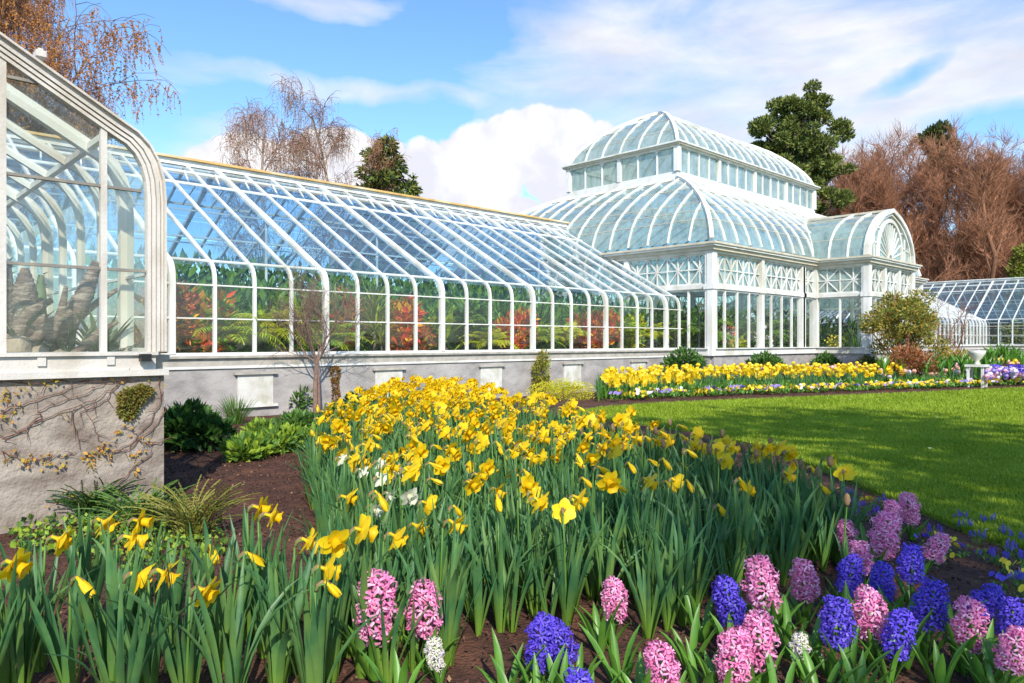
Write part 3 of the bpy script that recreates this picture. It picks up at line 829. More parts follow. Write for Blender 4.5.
# ================================================================== TREES
def branchy(seed, H, trunk_r, spread, levels, up=.25, droop=0.0, start=.2, tip_len=.5, twig_r=.008, trunk_n=8, kids=(9,6,6,5), fork=1, catkins=0, wiggle=.18, limb_len=.45, angle=(.6,1.1)):
    """bare tree standing at the origin: wood mesh builder + twig tips"""
    r = random.Random(seed); mb = MB(); tips = []
    def grow(p, d, ln, rad, lv):
        n = (7,5,4,3,2)[min(lv,4)]; pts = [p.copy()]; rr = [rad]
        for i in range(n):
            t = (i+1)/n
            d = (d + Vector((r.gauss(0,wiggle),r.gauss(0,wiggle),r.gauss(0,wiggle*.6))) + Vector((0,0,up*(1 if lv < 3 or not droop else 0)-droop*(lv>=2)*t*(lv-1)))*.5).normalized()
            p = p + d*(ln/n); pts.append(p.copy()); rr.append(max(twig_r*.6, rad*(1-.72*t)))
        mb.tube(pts, rr, max(3, trunk_n-2*lv), 0 if lv < 2 else 1, cap=False)
        if lv >= levels:
            tips.append(pts); return
        k = kids[min(lv,len(kids)-1)]
        for j in range(k):
            t = (start if lv == 0 else .15) + (1-(start if lv == 0 else .15))*(j+r.random()*.8)/k
            t = min(t,.99); x = t*n; i = int(x); q = pts[i].lerp(pts[i+1], x-i)
            dd = (pts[i+1]-pts[i]).normalized()
            ax = dd.cross(Vector((r.gauss(0,1),r.gauss(0,1),r.gauss(0,.5)))).normalized()
            a = r.uniform(*angle)*(1 if lv else spread)
            nd = (Matrix.Rotation(a, 3, ax) @ dd).normalized()
            l2 = (H*limb_len*(1-.6*t) if lv == 0 else ln*.55*(1.15-.5*t))*r.uniform(.75,1.2)
            if lv+1 == levels: l2 = max(l2*.9, tip_len)*r.uniform(.7,1.3)
            grow(q, nd, l2, max(twig_r, rr[i]*(.55 if lv else .5)), lv+1)
    for f in range(fork):
        a = 6.28*f/fork+r.random(); 
        grow(Vector((0,0,-.1)), Vector((math.sin(a)*.22*(fork>1),math.cos(a)*.22*(fork>1),1)).normalized(), H, trunk_r, 0)
    return mb, tips
def tree_thing(name, label, cat, wood_me, pos, s=1.0, rz=0.0, group=None, crown_me=None, crown_name='foliage', zs=None):
    t = thing(name, label, cat, pos, group, rz); t.scale = (s,s,zs or s)
    obj('trunk', wood_me, t)
    if crown_me: obj(crown_name, crown_me, t)
    return t
# --- bare brown trees behind the entrance: three kinds, copied
bare = []
for sd_ in range(3):
    mb, tips = branchy(20+sd_, 15, .26, .8, 3, up=.32, start=.12, tip_len=.9, twig_r=.016, kids=(14,8,7,6), fork=2, limb_len=.42, wiggle=.2)
    wood = mb.mesh('bare_tree_wood', [BARKR, BARKR2])
    tw = MB(); r = random.Random(sd_)
    for pts in tips:
        for j in range(4):
            q = pts[0].lerp(pts[-1], r.random()); d = (pts[-1]-pts[0]).normalized()+Vector((r.gauss(0,.5),r.gauss(0,.5),r.gauss(.2,.5)))
            d.normalize(); tw.tube([q, q+d*.35, q+d*.6+Vector((0,0,.1))], [.012,.009,.004], 3, 0 if r.random()<.6 else 1, cap=False)
    bare.append((wood, tw.mesh('bare_tree_twigs', [BARKR2, BARKR])))
spots = [(845,58,13.2),(882,60,16.6),(918,58,14.2),(957,60,14.6),(995,62,15),(1035,60,15.0),(1075,62,16),(865,66,15.5),(905,69,18.0),(978,70,16),(1018,70,17),(822,62,11.5),(848,66,17.0),(868,60,15.8),(900,57,14.2),(1000,57,15.6),(938,64,14),(1060,72,18.5),(860,68,11.0),(905,67,10.2),(945,70,11.0),(985,71,11.2),(1030,70,10.6),(830,66,10),(880,74,12),(965,75,12),(1010,74,12),(925,73,12)]
wh = ['with the widest crown','with a flat reddish crown','with upright tan limbs','with a forked trunk','with a ragged top','with dense low twigs']
import itertools
for i,(px,Y,h) in enumerate(spots):
    q = ray(px,Y); w_, tw = bare[i%3]
    tree_thing('bare_tree', 'reddish brown bare tree in the thick wood behind the palm house porch', 'tree', w_, q, h/15.5, i*1.9, 'bare trees behind the palm house', tw, 'twigs')
# --- tall weeping birch at left, two birches behind the roof
def birch(seed, H, kids, label, pos, rz, rad, tipl, group=None, dens=5, spread=.8, ll=.42, tw_=1.3, cm=None, twn=3):
    mb, tips = branchy(seed, H, rad, spread, 3, up=.30, droop=.6, start=.28, tip_len=tipl, twig_r=.010*tw_, kids=kids, limb_len=ll, wiggle=.11, angle=(.5,1.0))
    wood = mb.mesh('birch_wood', [BIRCHB, CATK2])
    tw = MB(); r = random.Random(seed); P = []; W = []
    for pts in tips:
        warm = math.sin(pts[0].x*1.3+seed)+math.sin(pts[0].y*1.1+pts[0].z*.9) > -.1
        for j in range(twn):
            q = pts[0].lerp(pts[-1], r.random()); ln = r.uniform(.5,1.1)*tipl
            p1 = q+Vector((r.gauss(0,.12),r.gauss(0,.12),-ln*.4)); p2 = p1+Vector((r.gauss(0,.08),r.gauss(0,.08),-ln*.6))
            tw.tube([q,p1,p2],[.007,.006,.003],3,0,cap=False)
            for k in range(dens if warm else 1):
                a = r.random(); c = (q.lerp(p1,a*2) if a < .5 else p1.lerp(p2,a*2-1)); P.append(tuple(c))
    V, Fq = leafcloud(np.array(P), .042, np.random.default_rng(seed), 1.9, None, -.8)
    tw.arr(V, Fq, 1)
    me = tw.mesh('birch_twigs', [CATK2, cm or CATK])
    return tree_thing('birch_tree', label, 'tree', wood, pos, 1, rz, group, me, 'twigs')
birch(41, 15.5, (18,9,7,5), 'tall weeping birch with orange brown catkins above the nearest greenhouse', ray(-2,25), .4, .22, 1.0, dens=20, spread=1.15, ll=.50, tw_=1.3, twn=6)
birch(52, 15.2, (15,8,7,5), 'third weeping birch filling the top left corner behind the others', ray(30,28), 1.4, .20, 1.0, dens=20, spread=1.0, ll=.42, tw_=1.3, twn=6)
birch(48, 15.0, (15,8,7,5), 'second orange brown weeping birch just right of the tallest one', ray(62,26), 2.4, .20, 1.0, dens=20, spread=.85, ll=.36, twn=6)
birch(42, 15.8, (15,8,6,4), 'left one of two pale bare birches behind the long greenhouse roof', ray(262,44), 1.2, .18, 1.1, dens=4, spread=1.15, ll=.38, tw_=1.7, cm=CATKF)
birch(43, 15.2, (16,8,6,4), 'taller right one of two bare birches behind the long greenhouse roof', ray(332,45), 2.9, .19, 1.1, dens=4, spread=1.15, ll=.38, tw_=1.7, cm=CATKF)
birch(45, 12.4, (12,7,5,3), 'low orange twigged birch beside the ragged conifer', ray(366,44), 0.3, .12, .7)
mb, tips = branchy(46, 10.6, .08, .7, 2, up=.4, kids=(7,5), tip_len=.5, twig_r=.012)
tree_thing('bare_treetop', 'thin bare tree just showing above the roof right of the conifer', 'tree', mb.mesh('thin_tree_wood',[BARKR,BARKR2]), ray(433,46))
# --- leafy crowns
def crown_tree(name, label, cat, pos, H, blobs, n, size, mats, wts, trunk_r=.3, seed=1, elong=1.9, updir=.1, group=None, shell=.5, limbs=True):
    r = np.random.default_rng(seed); t = thing(name, label, cat, pos, group)
    m = MB(); m.tube([(0,0,-.1),(trunk_r*.3,0,H*.3),(0,trunk_r*.4,H*.65),(0,0,H*.93)],[trunk_r,trunk_r*.8,trunk_r*.5,trunk_r*.12],8)
    if limbs:
        for b in blobs:
            c = Vector(b[0]); z = max(H*.12, c.z-H*.10)
            m.tube([(0,0,z*.9),(c.x*.5,c.y*.5,z+ (c.z-z)*.45),tuple(c)],[trunk_r*.28,trunk_r*.18,trunk_r*.05],5)
    obj('trunk', m.mesh('trunk_wood', BARK), t)
    m = MB(); foliage(m, blobs, n, size, r, wts, elong, updir, shell)
    obj('crown', m.mesh('crown_leaves', mats), t)
    return t
def lumps(c, rad, k, r, s):
    out = []
    for i in range(k):
        d = r.normal(size=3); d /= np.linalg.norm(d); q = np.array(c)+d*np.array(rad)*r.uniform(.35,1.0)
        rr = s*r.uniform(.6,1.2); out.append((tuple(q),(rr,rr,rr*.62)))
    return out
r = np.random.default_rng(5)
bl = lumps((0,0,14.6),(3.7,3.7,4.9),74,r,.82) + lumps((0,0,18.8),(2.0,2.0,1.9),18,r,.72) + lumps((0,0,9.5),(3.2,3.2,2.6),18,r,.9)
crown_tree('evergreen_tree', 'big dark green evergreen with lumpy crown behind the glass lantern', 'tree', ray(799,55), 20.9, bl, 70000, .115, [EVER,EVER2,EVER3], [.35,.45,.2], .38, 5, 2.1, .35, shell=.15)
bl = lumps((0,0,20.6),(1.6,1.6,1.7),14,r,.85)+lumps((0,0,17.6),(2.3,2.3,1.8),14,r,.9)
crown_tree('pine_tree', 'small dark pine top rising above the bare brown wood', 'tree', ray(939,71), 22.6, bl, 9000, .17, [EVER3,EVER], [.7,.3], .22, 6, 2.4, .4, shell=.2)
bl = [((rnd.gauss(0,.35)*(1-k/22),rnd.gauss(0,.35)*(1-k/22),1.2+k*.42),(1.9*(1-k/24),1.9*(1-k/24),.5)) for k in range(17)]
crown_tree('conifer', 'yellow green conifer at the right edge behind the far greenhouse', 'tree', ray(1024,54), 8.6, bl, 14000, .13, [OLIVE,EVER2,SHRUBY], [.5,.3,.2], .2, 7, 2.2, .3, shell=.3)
# ragged conifer behind the long roof: uneven tiers
r = np.random.default_rng(11); bl = []
for k in range(30):
    z = 6.0+7.9*k/30; w_ = (1-k/40)*3.0; a = k*2.4; q = w_*r.uniform(.3,.95)
    bl.append(((q*math.cos(a),q*math.sin(a),z),(w_*.42+.22,w_*.42+.22,.42)))
bl += [((1.75*RT[0],1.75*RT[1],9.6+.45*k),(.34-.03*k,.34-.03*k,.42)) for k in range(5)]+[((1.5*RT[0],1.5*RT[1],8.6-.5*k),(.7,.7,.35)) for k in range(3)]
crown_tree('conifer', 'ragged olive green conifer behind the long roof beside the birches', 'tree', ray(384,46), 14.0, bl, 20000, .13, [EVER,OLIVE,EVER3], [.5,.2,.3], .2, 8, 2.3, -.25, shell=.15)
# tree belt beyond the gardens, closing the view through the glass
m = MB(); r = np.random.default_rng(9); bl = []
for i in range(120):
    X = -85+i*1.7; Y = 74+r.uniform(-3,3)+max(0,-X)*.0
    q = at(X,Y); h = r.uniform(2.2,4.2); bl.append(((q.x,q.y,h*.7),(1.9,1.9,h*.8)))
foliage(m, bl, 36000, .38, r, [.5,.2,.3], 1.6, .1, .5)
tag(obj('woodland', m.mesh('woodland',[EVER,OLIVE,BARKR2])), 'low distant wood closing the view behind the greenhouses', 'woodland', kind='stuff')

# big half-leafed tree at the photographer's back: shades the foreground
r = np.random.default_rng(21)
tp = at(8.6,-6.2)
bl = lumps((0,0,9.8),(5.2,5.2,3.2),44,r,1.45)
crown_tree('shade_tree', 'spreading evergreen behind the viewpoint that shades the front of the beds', 'tree', tp, 13, bl, 8200, .20, [EVER,EVER2], [.7,.3], .35, 21, 1.9, .1, shell=.2)

# ================================================================== PLANTS ALONG THE WALLS
def bush(name, label, cat, base, blobs, n, size, mats, wts, seed, elong=1.9, updir=.3, stems=6, group=None, shell=.3, stem_mat=None, rs=.012):
    r = np.random.default_rng(seed); t = thing(name, label, cat, base, group)
    m = MB(); ct = [b for b in blobs]
    for i in range(stems):
        b = ct[i%len(ct)]; c = np.array(b[0]); o = r.normal(size=2)*.04
        m.tube([(o[0],o[1],-.03),(c[0]*.5+o[0],c[1]*.5+o[1],c[2]*.55),(c[0]+r.normal()*b[1][0]*.4,c[1]+r.normal()*b[1][1]*.4,c[2]+b[1][2]*.4)],[rs,rs*.8,rs*.3],5)
    obj('stems', m.mesh('stems', stem_mat or BARKT), t)
    m = MB(); foliage(m, blobs, n, size, r, wts, elong, updir, shell)
    obj('leaves', m.mesh('leaves', mats), t)
    return t
def G(px,py): return grd(px,py)
# dark leafy hellebore by the corner of the near wall
B = lambda *a: [((x,y,z),(rx,ry,rz)) for x,y,z,rx,ry,rz in a]
bush('shrub','dark green glossy shrub in the corner by the near stone wall','shrub',G(192,450),B((0,0,.22,.30,.30,.18),(-.2,.1,.28,.24,.24,.16),(.22,-.1,.18,.22,.22,.14),(.05,.2,.36,.2,.2,.12)),1700,.055,[SHRUBD,SHRUBG],[.6,.4],31,2.3,.4)
t = thing('grass_tuft','fresh green grassy tuft below the first white vent board','plant',G(236,424)); m = MB()
tuft(m,(0,0,0),170,.44,.010,random.Random(3),(.02,.75),.5,0,.10,5); obj('leaves', m.mesh('tuft_blades',[SHRUBG]), t)
rr = random.Random(8)
for i,(px,py,lab,mts,w_,n_,hh,sz) in enumerate([
   (250,458,'low bright green leafy plant at the front of the wall border',[SHRUBG,SHRUBY],.26,900,.10,.05),
   (285,450,'lime yellow low plant left of the young tree foot',[SHRUBY,SHRUBG],.26,900,.12,.05),
   (300,436,'mid green spreading perennial behind the lime plant',[SHRUBG,SHRUBD],.30,900,.14,.045),
   (262,438,'small loose green perennial in the middle of the border',[SHRUBG,SHRUBY],.22,600,.10,.045),
   (345,430,'leafy green perennial right of the young tree foot',[SHRUBG,SHRUBD],.30,900,.18,.05),
   (322,448,'pale green clump before the young bare tree',[SHRUBY,SHRUBG],.22,700,.12,.05),
   (300,412,'upright green perennial close to the grey wall',[SHRUBG,SHRUBD],.20,500,.22,.05),
   (355,408,'dark low plant by the grey wall behind the daffodils',[SHRUBD,SHRUBG],.35,800,.16,.05)]):
    bush('perennial',lab,'plant',G(px,py),B((0,0,hh,w_,w_,hh),(w_*.6,.1,hh*.8,w_*.6,w_*.6,hh*.7),(-w_*.5,-.1,hh*.8,w_*.6,w_*.6,hh*.7)),n_,sz,mts,[.6,.4],50+i,2.0,.5,4)
# ferns and ground cover at the foot of the near wall
def fern(name,label,base,n,L_len,seed,mts,lean=(.2,.9),lw=.03):
    t = thing(name,label,'fern',base); m = MB(); r = random.Random(seed)
    for i in range(n):
        a = r.uniform(0,6.28); le = r.uniform(*lean); ln = L_len*r.uniform(.7,1.1); p = Vector((r.gauss(0,.04),r.gauss(0,.04),0)); ang = le; pts=[p.copy()]
        for k in range(8):
            d = Vector((math.cos(a)*math.sin(ang),math.sin(a)*math.sin(ang),math.cos(ang))); p = p+d*ln/8; pts.append(p.copy()); ang += .14
        m.tube(pts,[.004]*9,3,0,cap=False)
        for k in range(1,9):
            d = (pts[k]-pts[k-1]).normalized(); s = d.cross(Vector((0,0,1))).normalized(); w_ = lw*(1.6-k*.15)
            for sg in (-1,1):
                for q in (0,.5):
                    b0 = pts[k-1].lerp(pts[k],q); m.add([b0, b0+s*sg*w_*.5+d*lw*.4, b0+s*sg*w_*1.1+d*lw*.2, b0+s*sg*w_*.5-d*lw*.25],[(0,1,2,3)], r.choice(range(len(mts))))
    obj('fronds', m.mesh('fronds', mts), t); return t
fern('fern','brown green fern clump at the right foot of the near stone wall',G(192,540),75,.46,1,[OLIVE,SHRUBD,MOSS],(.05,.7),.020)
fern('fern','lighter green fern clump in the middle of the near wall foot',G(138,532),80,.42,2,[SHRUBG,OLIVE],(.1,.9),.026)
fern('fern','rounded dark fern clump against the near stone wall',G(92,520),110,.40,3,[SHRUBD,OLIVE],(.02,.55),.018)
m = MB(); r = np.random.default_rng(71)
q = sample_poly([tuple(G(*p)[:2]) for p in ((8,530),(90,520),(215,530),(240,560),(150,575),(60,560),(15,560))], 900, r)
C = np.stack([q[:,0],q[:,1],r.uniform(.01,.07,len(q))],-1); V,Fq = leafcloud(C,.030,r,1.3,None,.5); m.arr(V,Fq,r.choice(3,size=len(q),p=[.4,.4,.2]))
tag(obj('ground_cover', m.mesh('ground_cover',[SHRUBG,SHRUBY,SHRUBD])),'bright green leafy ground cover at the foot of the near wall','ground cover',kind='stuff')
# creeper on the near wall
yv = NY-.062
def wall_pt(px,py,y=yv):     # a point on the near gable wall
    k = (px-512)/F; x = (k*AX[1]*y + AX[0]*-1*k*0 + 0)
    # RT.x*x+RT.y*y = k*(AX.x*x+AX.y*y)
    x = y*(k*AX[1]-RT[1])/(RT[0]-k*AX[0]); Y = AX[0]*x+AX[1]*y
    return Vector((x,y,EYE-(py-341.5)/F*Y))
vines = [[(0,440),(22,430),(40,416),(38,410),(60,402),(90,392),(112,376)],[(0,452),(20,458),(45,460),(66,456),(76,452)],[(5,438),(30,426),(60,413),(95,400),(118,384)],
 [(165,412),(150,432),(128,450),(110,454)],[(128,376),(112,392),(100,404),(80,412)],[(160,378),(160,400),(150,424),(130,444),(112,452),(98,440),(92,420),(80,404)],[(0,412),(20,404),(50,396),(90,380)],
 [(132,512),(112,500),(90,512),(70,520)],[(166,440),(150,446),(140,440),(132,430),(120,428)],[(0,380),(30,384),(60,381),(100,383),(140,380)],[(70,412),(76,430),(80,450)],[(150,455),(130,470),(118,486)]]
cr = thing('creeper','bare red stemmed creeper with orange leaf tufts on the near stone wall','climber',tuple(wall_pt(60,500)))
m = MB(); lf = []; r = np.random.default_rng(13)
for v in vines:
    P = [wall_pt(*p) for p in v]; Q = []
    for a,b_ in zip(P,P[1:]):
        for k in range(4):
            q = a.lerp(b_,k/4); Q.append(q+Vector((r.normal()*.006,-abs(r.normal())*.004,r.normal()*.006)))
    Q.append(P[-1]); m.tube(Q,[.0036*(1-.5*i/len(Q)) for i in range(len(Q))],5)
    for i in range(0,len(Q),3):
        d = Vector((r.normal(),-.2,r.normal())).normalized()*.07; m.tube([Q[i],Q[i]+d*.5,Q[i]+d+Vector((0,0,-.01))],[.003,.002,.001],4)
part('stems', m, VINE, cr)
m = MB()
for px,py,n_,sp in [(18,408,10,.03),(4,396,14,.03),(24,386,12,.03),(52,382,10,.03),(2,420,8,.02),(10,458,12,.03),(28,461,14,.03),(46,457,14,.03),(58,464,12,.025),(86,456,14,.03),(98,450,12,.025),(106,446,12,.025),(120,430,14,.035),(132,418,12,.03),(136,457,12,.025),(67,495,22,.035),(90,468,10,.02),(142,442,8,.03),(150,384,8,.03),(114,380,8,.03),(66,416,6,.02),(104,456,10,.03),(136,472,6,.02)]:
    c = np.array(wall_pt(px,py)); p = c+r.normal(size=(n_,3))*np.array([sp,.008,sp]); p[:,1] = np.minimum(p[:,1], yv-.004)
    V,Fq = leafcloud(p,.020,r,1.5,np.array([0,-.6,0]),-.3); m.arr(V,Fq,r.choice(2,size=n_))
part('leaves', m, [VINEL,OCHRE], cr)
m = MB(); c = wall_pt(132,398,NY-.07); c2 = wall_pt(128,408,NY-.06); 
foliage(m,[(tuple(c),(.095,.04,.075)),(tuple(c2),(.07,.04,.09)),(tuple(wall_pt(142,392,NY-.07)),(.07,.04,.05))],4200,.012,r,[.7,.3],1.6,.1,.3)
solo('moss_cushion',m,[MOSS,OLIVE],tuple(wall_pt(130,415)),'olive moss cushion hanging high on the near stone wall','moss')
# young bare tree
mb_, tips = branchy(61, .75, .032, .9, 0, up=.1)
t = thing('young_tree','young bare twin stemmed tree before the grey wall','tree',G(317,414)); m = MB(); r = random.Random(4)
def spray(p, d, ln, rad, lv):
    n=4; pts=[p]; 
    for i in range(n):
        d=(d+Vector((r.gauss(0,.16),r.gauss(0,.16),r.gauss(.10,.12)))).normalized(); pts.append(pts[-1]+d*ln/n)
    m.tube(pts,[rad*(1-.6*i/n) for i in range(n+1)],max(4,7-lv),0,cap=lv>2)
    if lv<4:
        for k in range((5,4,4,3)[lv]):
            i = r.randint(1,n); a = r.uniform(.3,.8); q = pts[i]; dd=(pts[i]-pts[i-1]).normalized()
            ax = dd.cross(Vector((r.gauss(0,1),r.gauss(0,1),r.gauss(0,1)))).normalized(); spray(q, Matrix.Rotation(a,3,ax)@dd, ln*r.uniform(.5,.8), max(.0022,rad*.5), lv+1)
m.tube([(-.03,0,-.05),(-.035,0,.45),(0,.01,.93)],[.045,.036,.032],8); m.tube([(.04,.0,-.05),(.035,.01,.5),(.01,.01,.92)],[.036,.028,.026],8)
for a,b_ in ((-.45,1),(-.2,1),(.5,1),(.15,1),(.75,.9),(-.7,.9)):
    spray(Vector((0,.01,.88)), Vector((RT[0]*a,RT[1]*a,b_)).normalized(), .75, .017, 0)
obj('trunk', m.mesh('young_tree_wood',[BARKT]), t)
# little shrubs along the wall
bush('shrub','small olive shrub left of the second plain white board','shrub',G(478,398),B((0,0,.36,.16,.16,.24),(.05,0,.2,.2,.2,.14)),900,.03,[OLIVE,SHRUBG],[.6,.4],81,2.0,.5)
bush('shrub','tall thin yellowish shrub standing against the grey wall','shrub',G(541,396),B((0,0,.55,.20,.20,.30),(.02,0,.25,.22,.22,.2),(.06,-.03,.85,.13,.13,.2)),1500,.032,[OLIVE,OCHRE,SHRUBY],[.5,.3,.2],82,2.0,.5,10)
bush('shrub','low golden yellow heather mound beside the thin shrub','shrub',G(563,400),B((-.3,.2,.16,.45,.45,.24),(.25,-.15,.16,.45,.45,.24),(.0,.0,.26,.4,.4,.2)),4200,.020,[YLEAF,LIME],[.7,.3],83,1.6,.6)
for px,Yd,w_,h_,lab in ((684,20.3,.42,.78,'dark green rounded shrub at the corner of the palm house'),(765,22.0,.42,.66,'low green shrub under the palm house windows'),(826,24.0,.34,.62,'small green shrub beside the porch wall')):
    bush('shrub',lab,'shrub',tuple(ray(px,Yd-.9)),B((0,0,h_*.8,w_,w_,h_*.6),(w_*.6,-w_*.5,h_*.7,w_*.6,w_*.6,h_*.4),(-w_*.6,w_*.5,h_*.7,w_*.6,w_*.6,h_*.4)),1700,.055,[SHRUBG,SHRUBD],[.6,.4],int(px),2.1,.4)
# big olive bush by the porch, brown base
q = ray(906,21.4); r = np.random.default_rng(91)
bl = lumps((0,0,1.92),(1.2,1.2,.78),40,r,.34)+lumps((0,0,1.15),(1.05,1.05,.5),16,r,.28)
bush('large_shrub','large open olive and ochre shrub in front of the entrance porch','shrub',tuple(q),bl,12500,.042,[OLIVE,OCHRE,SHRUBG],[.40,.45,.15],92,1.9,.4,26,None,.3,BARKR2,.022)
bush('shrub','rusty orange twiggy shrub under the large olive shrub','shrub',tuple(ray(908,20.6)),B((0,0,.75,.50,.50,.45),(.3,-.3,.55,.4,.4,.4),(-.3,.3,.5,.4,.4,.35)),3400,.035,[RUST,OCHRE,BARKR2],[.5,.15,.35],93,2.2,.7,18,None,.2,BARKR)
bush('shrub','tawny rounded shrub left of the small white urn','shrub',tuple(ray(957,24.5)),B((0,0,.6,.62,.62,.4),(.4,-.4,.5,.4,.4,.3)),2600,.045,[OCHRE,OLIVE,SALM],[.5,.35,.15],94,1.9,.4)
bush('shrub','dark shrub between the porch and the large olive shrub','shrub',tuple(ray(868,22.3)),B((0,0,.45,.35,.35,.35),),900,.05,[SHRUBD,MOSS],[.5,.5],95,1.9,.4)
for px,Yd in ((940,30),(962,34),(925,27.5)):
    pass
mb_, tips = branchy(65, 2.7, .035, .9, 2, up=.25, kids=(9,6), tip_len=.3, twig_r=.007, fork=3, start=.15)
tree_thing('bare_bush','purplish bare bush before the far greenhouse wing','shrub',mb_.mesh('bare_bush_wood',[BARKR,CATK2]),ray(948,25.5))
# small white things in the far bed
def lathe(m, prof, c, n=16, mi=0):
    vs=[]; 
    for rad,z in prof:
        for k in range(n): a=2*math.pi*k/n; vs.append((c[0]+rad*math.cos(a),c[1]+rad*math.sin(a),c[2]+z))
    m.add(vs,[(i*n+k,i*n+(k+1)%n,(i+1)*n+(k+1)%n,(i+1)*n+k) for i in range(len(prof)-1) for k in range(n)]+[tuple(range(n-1,-1,-1)),tuple((len(prof)-1)*n+k for k in range(n))],mi)
q = ray(977,20.0); u = thing('garden_urn','small white urn on a legged stand in the far flower bed','urn',tuple(q))
m = MB(); lathe(m,[(.10,.62),(.06,.66),(.05,.72),(.13,.80),(.20,.92),(.22,1.0),(.19,1.0),(.15,.9)],q); part('bowl',m,WHITE,u,True)
for sx in (-1,1):
    for sy in (-1,1):
        m = MB(); m.box((q.x+sx*.17-.03,q.y+sy*.17-.03,0),(q.x+sx*.17+.03,q.y+sy*.17+.03,.56)); part('leg',m,WHITE,u)
m = MB(); m.box((q.x-.24,q.y-.24,.56),(q.x+.24,q.y+.24,.62)); part('stand_top',m,WHITE,u)
q = ray(884,20.4); u = thing('garden_lamp','short white garden lamp post left of the rusty shrub','lamp',tuple(q))
m = MB(); lathe(m,[(.09,0),(.09,.35),(.07,.42),(.05,.55)],q); part('post',m,WHITE,u,True)
m = MB(); lathe(m,[(.03,.55),(.07,.58),(.08,.70),(.05,.78),(.01,.80)],q); part('lamp_head',m,WHITE,u,True)

# ================================================================== PLANTS UNDER GLASS
def croton(label, base, h, wd, mts, wts, seed, n=260, size=.12):
    r = np.random.default_rng(seed); wd *= 1.35; n = int(n*2.6); size *= .78
    return bush('croton',label,'potted plant',base,[((0,0,h*.62),(wd,wd,h*.36)),((wd*.4,-wd*.3,h*.85),(wd*.5,wd*.5,h*.18)),((-wd*.4,-.1,h*.4),(wd*.6,wd*.6,h*.2))],n,size,mts,wts,seed,2.3,.45,6,None,.2)
def palm(name,label,base,h,n,L_len,seed,mts,lw,lean=(.2,1.0)):
    n = int(n*1.8); L_len *= 1.2; lw *= 1.25; h += .25
    """arching feather fronds from a short trunk"""
    t = thing(name,label,'palm',base); r = random.Random(seed)
    m = MB(); m.tube([(0,0,-.02),(.02,0,h*.5),(0,0,h)],[.06,.05,.045],7); obj('trunk', m.mesh('palm_stem',BARK), t)
    m = MB()
    for i in range(n):
        a = 6.28*i/n+r.uniform(-.2,.2); ang = r.uniform(*lean); ln = L_len*r.uniform(.75,1.1); p = Vector((0,0,h)); pts=[p.copy()]; N_=12
        for k in range(N_):
            d = Vector((math.cos(a)*math.sin(ang),math.sin(a)*math.sin(ang),math.cos(ang))); p = p+d*ln/N_; pts.append(p.copy()); ang += 1.7/N_
        m.tube(pts,[.008]*(N_+1),3,0,cap=False)
        for k in range(1,N_+1):
            d = (pts[k]-pts[k-1]).normalized(); s = d.cross(Vector((0,0,1)))
            if s.length<.1: s = Vector((1,0,0))
            s.normalize(); w_ = lw*math.sin(math.pi*(k/N_*.85+.1))
            for sg in (-1,1):
                for q in (0,.5):
                    b0 = pts[k-1].lerp(pts[k],q); tipp = b0+s*sg*w_+d*w_*.5-Vector((0,0,w_*.3))
                    m.add([b0-d*.012,b0+s*sg*w_*.5+d*w_*.32,tipp,b0+s*sg*w_*.5+d*w_*.12],[(0,1,2,3)], r.choice(range(len(mts))))
    obj('fronds', m.mesh('fronds', mts), t); return t
def drac(name,label,base,h,seed,mts,n=50,ln=.6,w_=.05):
    t = thing(name,label,'plant',base); r = random.Random(seed)
    m = MB(); m.tube([(0,0,-.02),(.02,.01,h)],[.035,.025],6); obj('stem', m.mesh('cane',BARK), t)
    m = MB()
    for z in (h, h*.75): tuft(m,(0,0,z),n//2,ln,w_,r,(.1,1.3),1.0,list(range(len(mts))),.03,5)
    obj('leaves', m.mesh('strap_leaves', mts), t); return t
def W(i, d=.9): return (FIRST+SP*i, WY+d+.32, .62)
croton('orange and dark red croton just right of the near gable',W(.15,.55),1.55,.42,[CROR,CRORD,RUST],[.45,.3,.25],101,520,.085)
croton('croton with red tips in the second bay, beside the orange croton',W(1.35,.5),1.45,.22,[REDL,CROR,TROP],[.35,.3,.35],102,170)
palm('palm','lime green palm bending in the second and third bay',W(1.9,.55),.35,16,.95,103,[LIME,TROP],.20)
palm('palm','yellow green palm filling the third bay',W(3.0,.6),.45,18,1.0,104,[LIME,YLEAF],.20)
drac('dracaena','tall narrow green dracaena behind the young tree',W(4.0,.8),1.0,105,[TROP,LIME],60)
palm('palm','broad lime fern palm low behind the young tree',W(4.6,.5),.25,18,.9,106,[LIME,TROP],.18)
croton('small red leaved plant above the lime fern palm',W(5.4,.7),1.6,.2,[REDL,CROR,TROP],[.3,.2,.5],107,150)
drac('dracaena','pale weeping strap leaved dracaena in the sixth bay',W(6.35,.5),1.15,108,[LIME,OLIVE],120,.75,.035)
drac('dracaena','second crown of pale weeping strap leaves low in the sixth bay',W(6.6,.5),.75,109,[LIME,OLIVE],90,.6,.035)
croton('scarlet and orange croton in the seventh bay',W(7.4,.5),1.5,.27,[REDL,CROR,CRORD],[.45,.35,.2],110,260,.10)
drac('banana_plant','upright broad lime banana leaves in the eighth bay',W(8.5,.6),.8,111,[LIME,SHRUBG],26,.85,.14)
croton('rust brown croton low in the eighth bay',W(7.9,.45),.95,.25,[RUST,OCHRE,CRORD],[.4,.3,.3],112,200,.08)
drac('banana_plant','bright green banana leaves in the ninth bay',W(9.4,.7),.7,113,[SHRUBG,LIME],24,.95,.15)
palm('palm','dark green feather palm in the tenth bay',W(10.3,.8),.7,16,.9,114,[TROP,TROPD],.18)
palm('palm','low lime fern palm beneath the dark feather palm',W(10.9,.45),.2,18,.8,115,[LIME,YLEAF],.16)
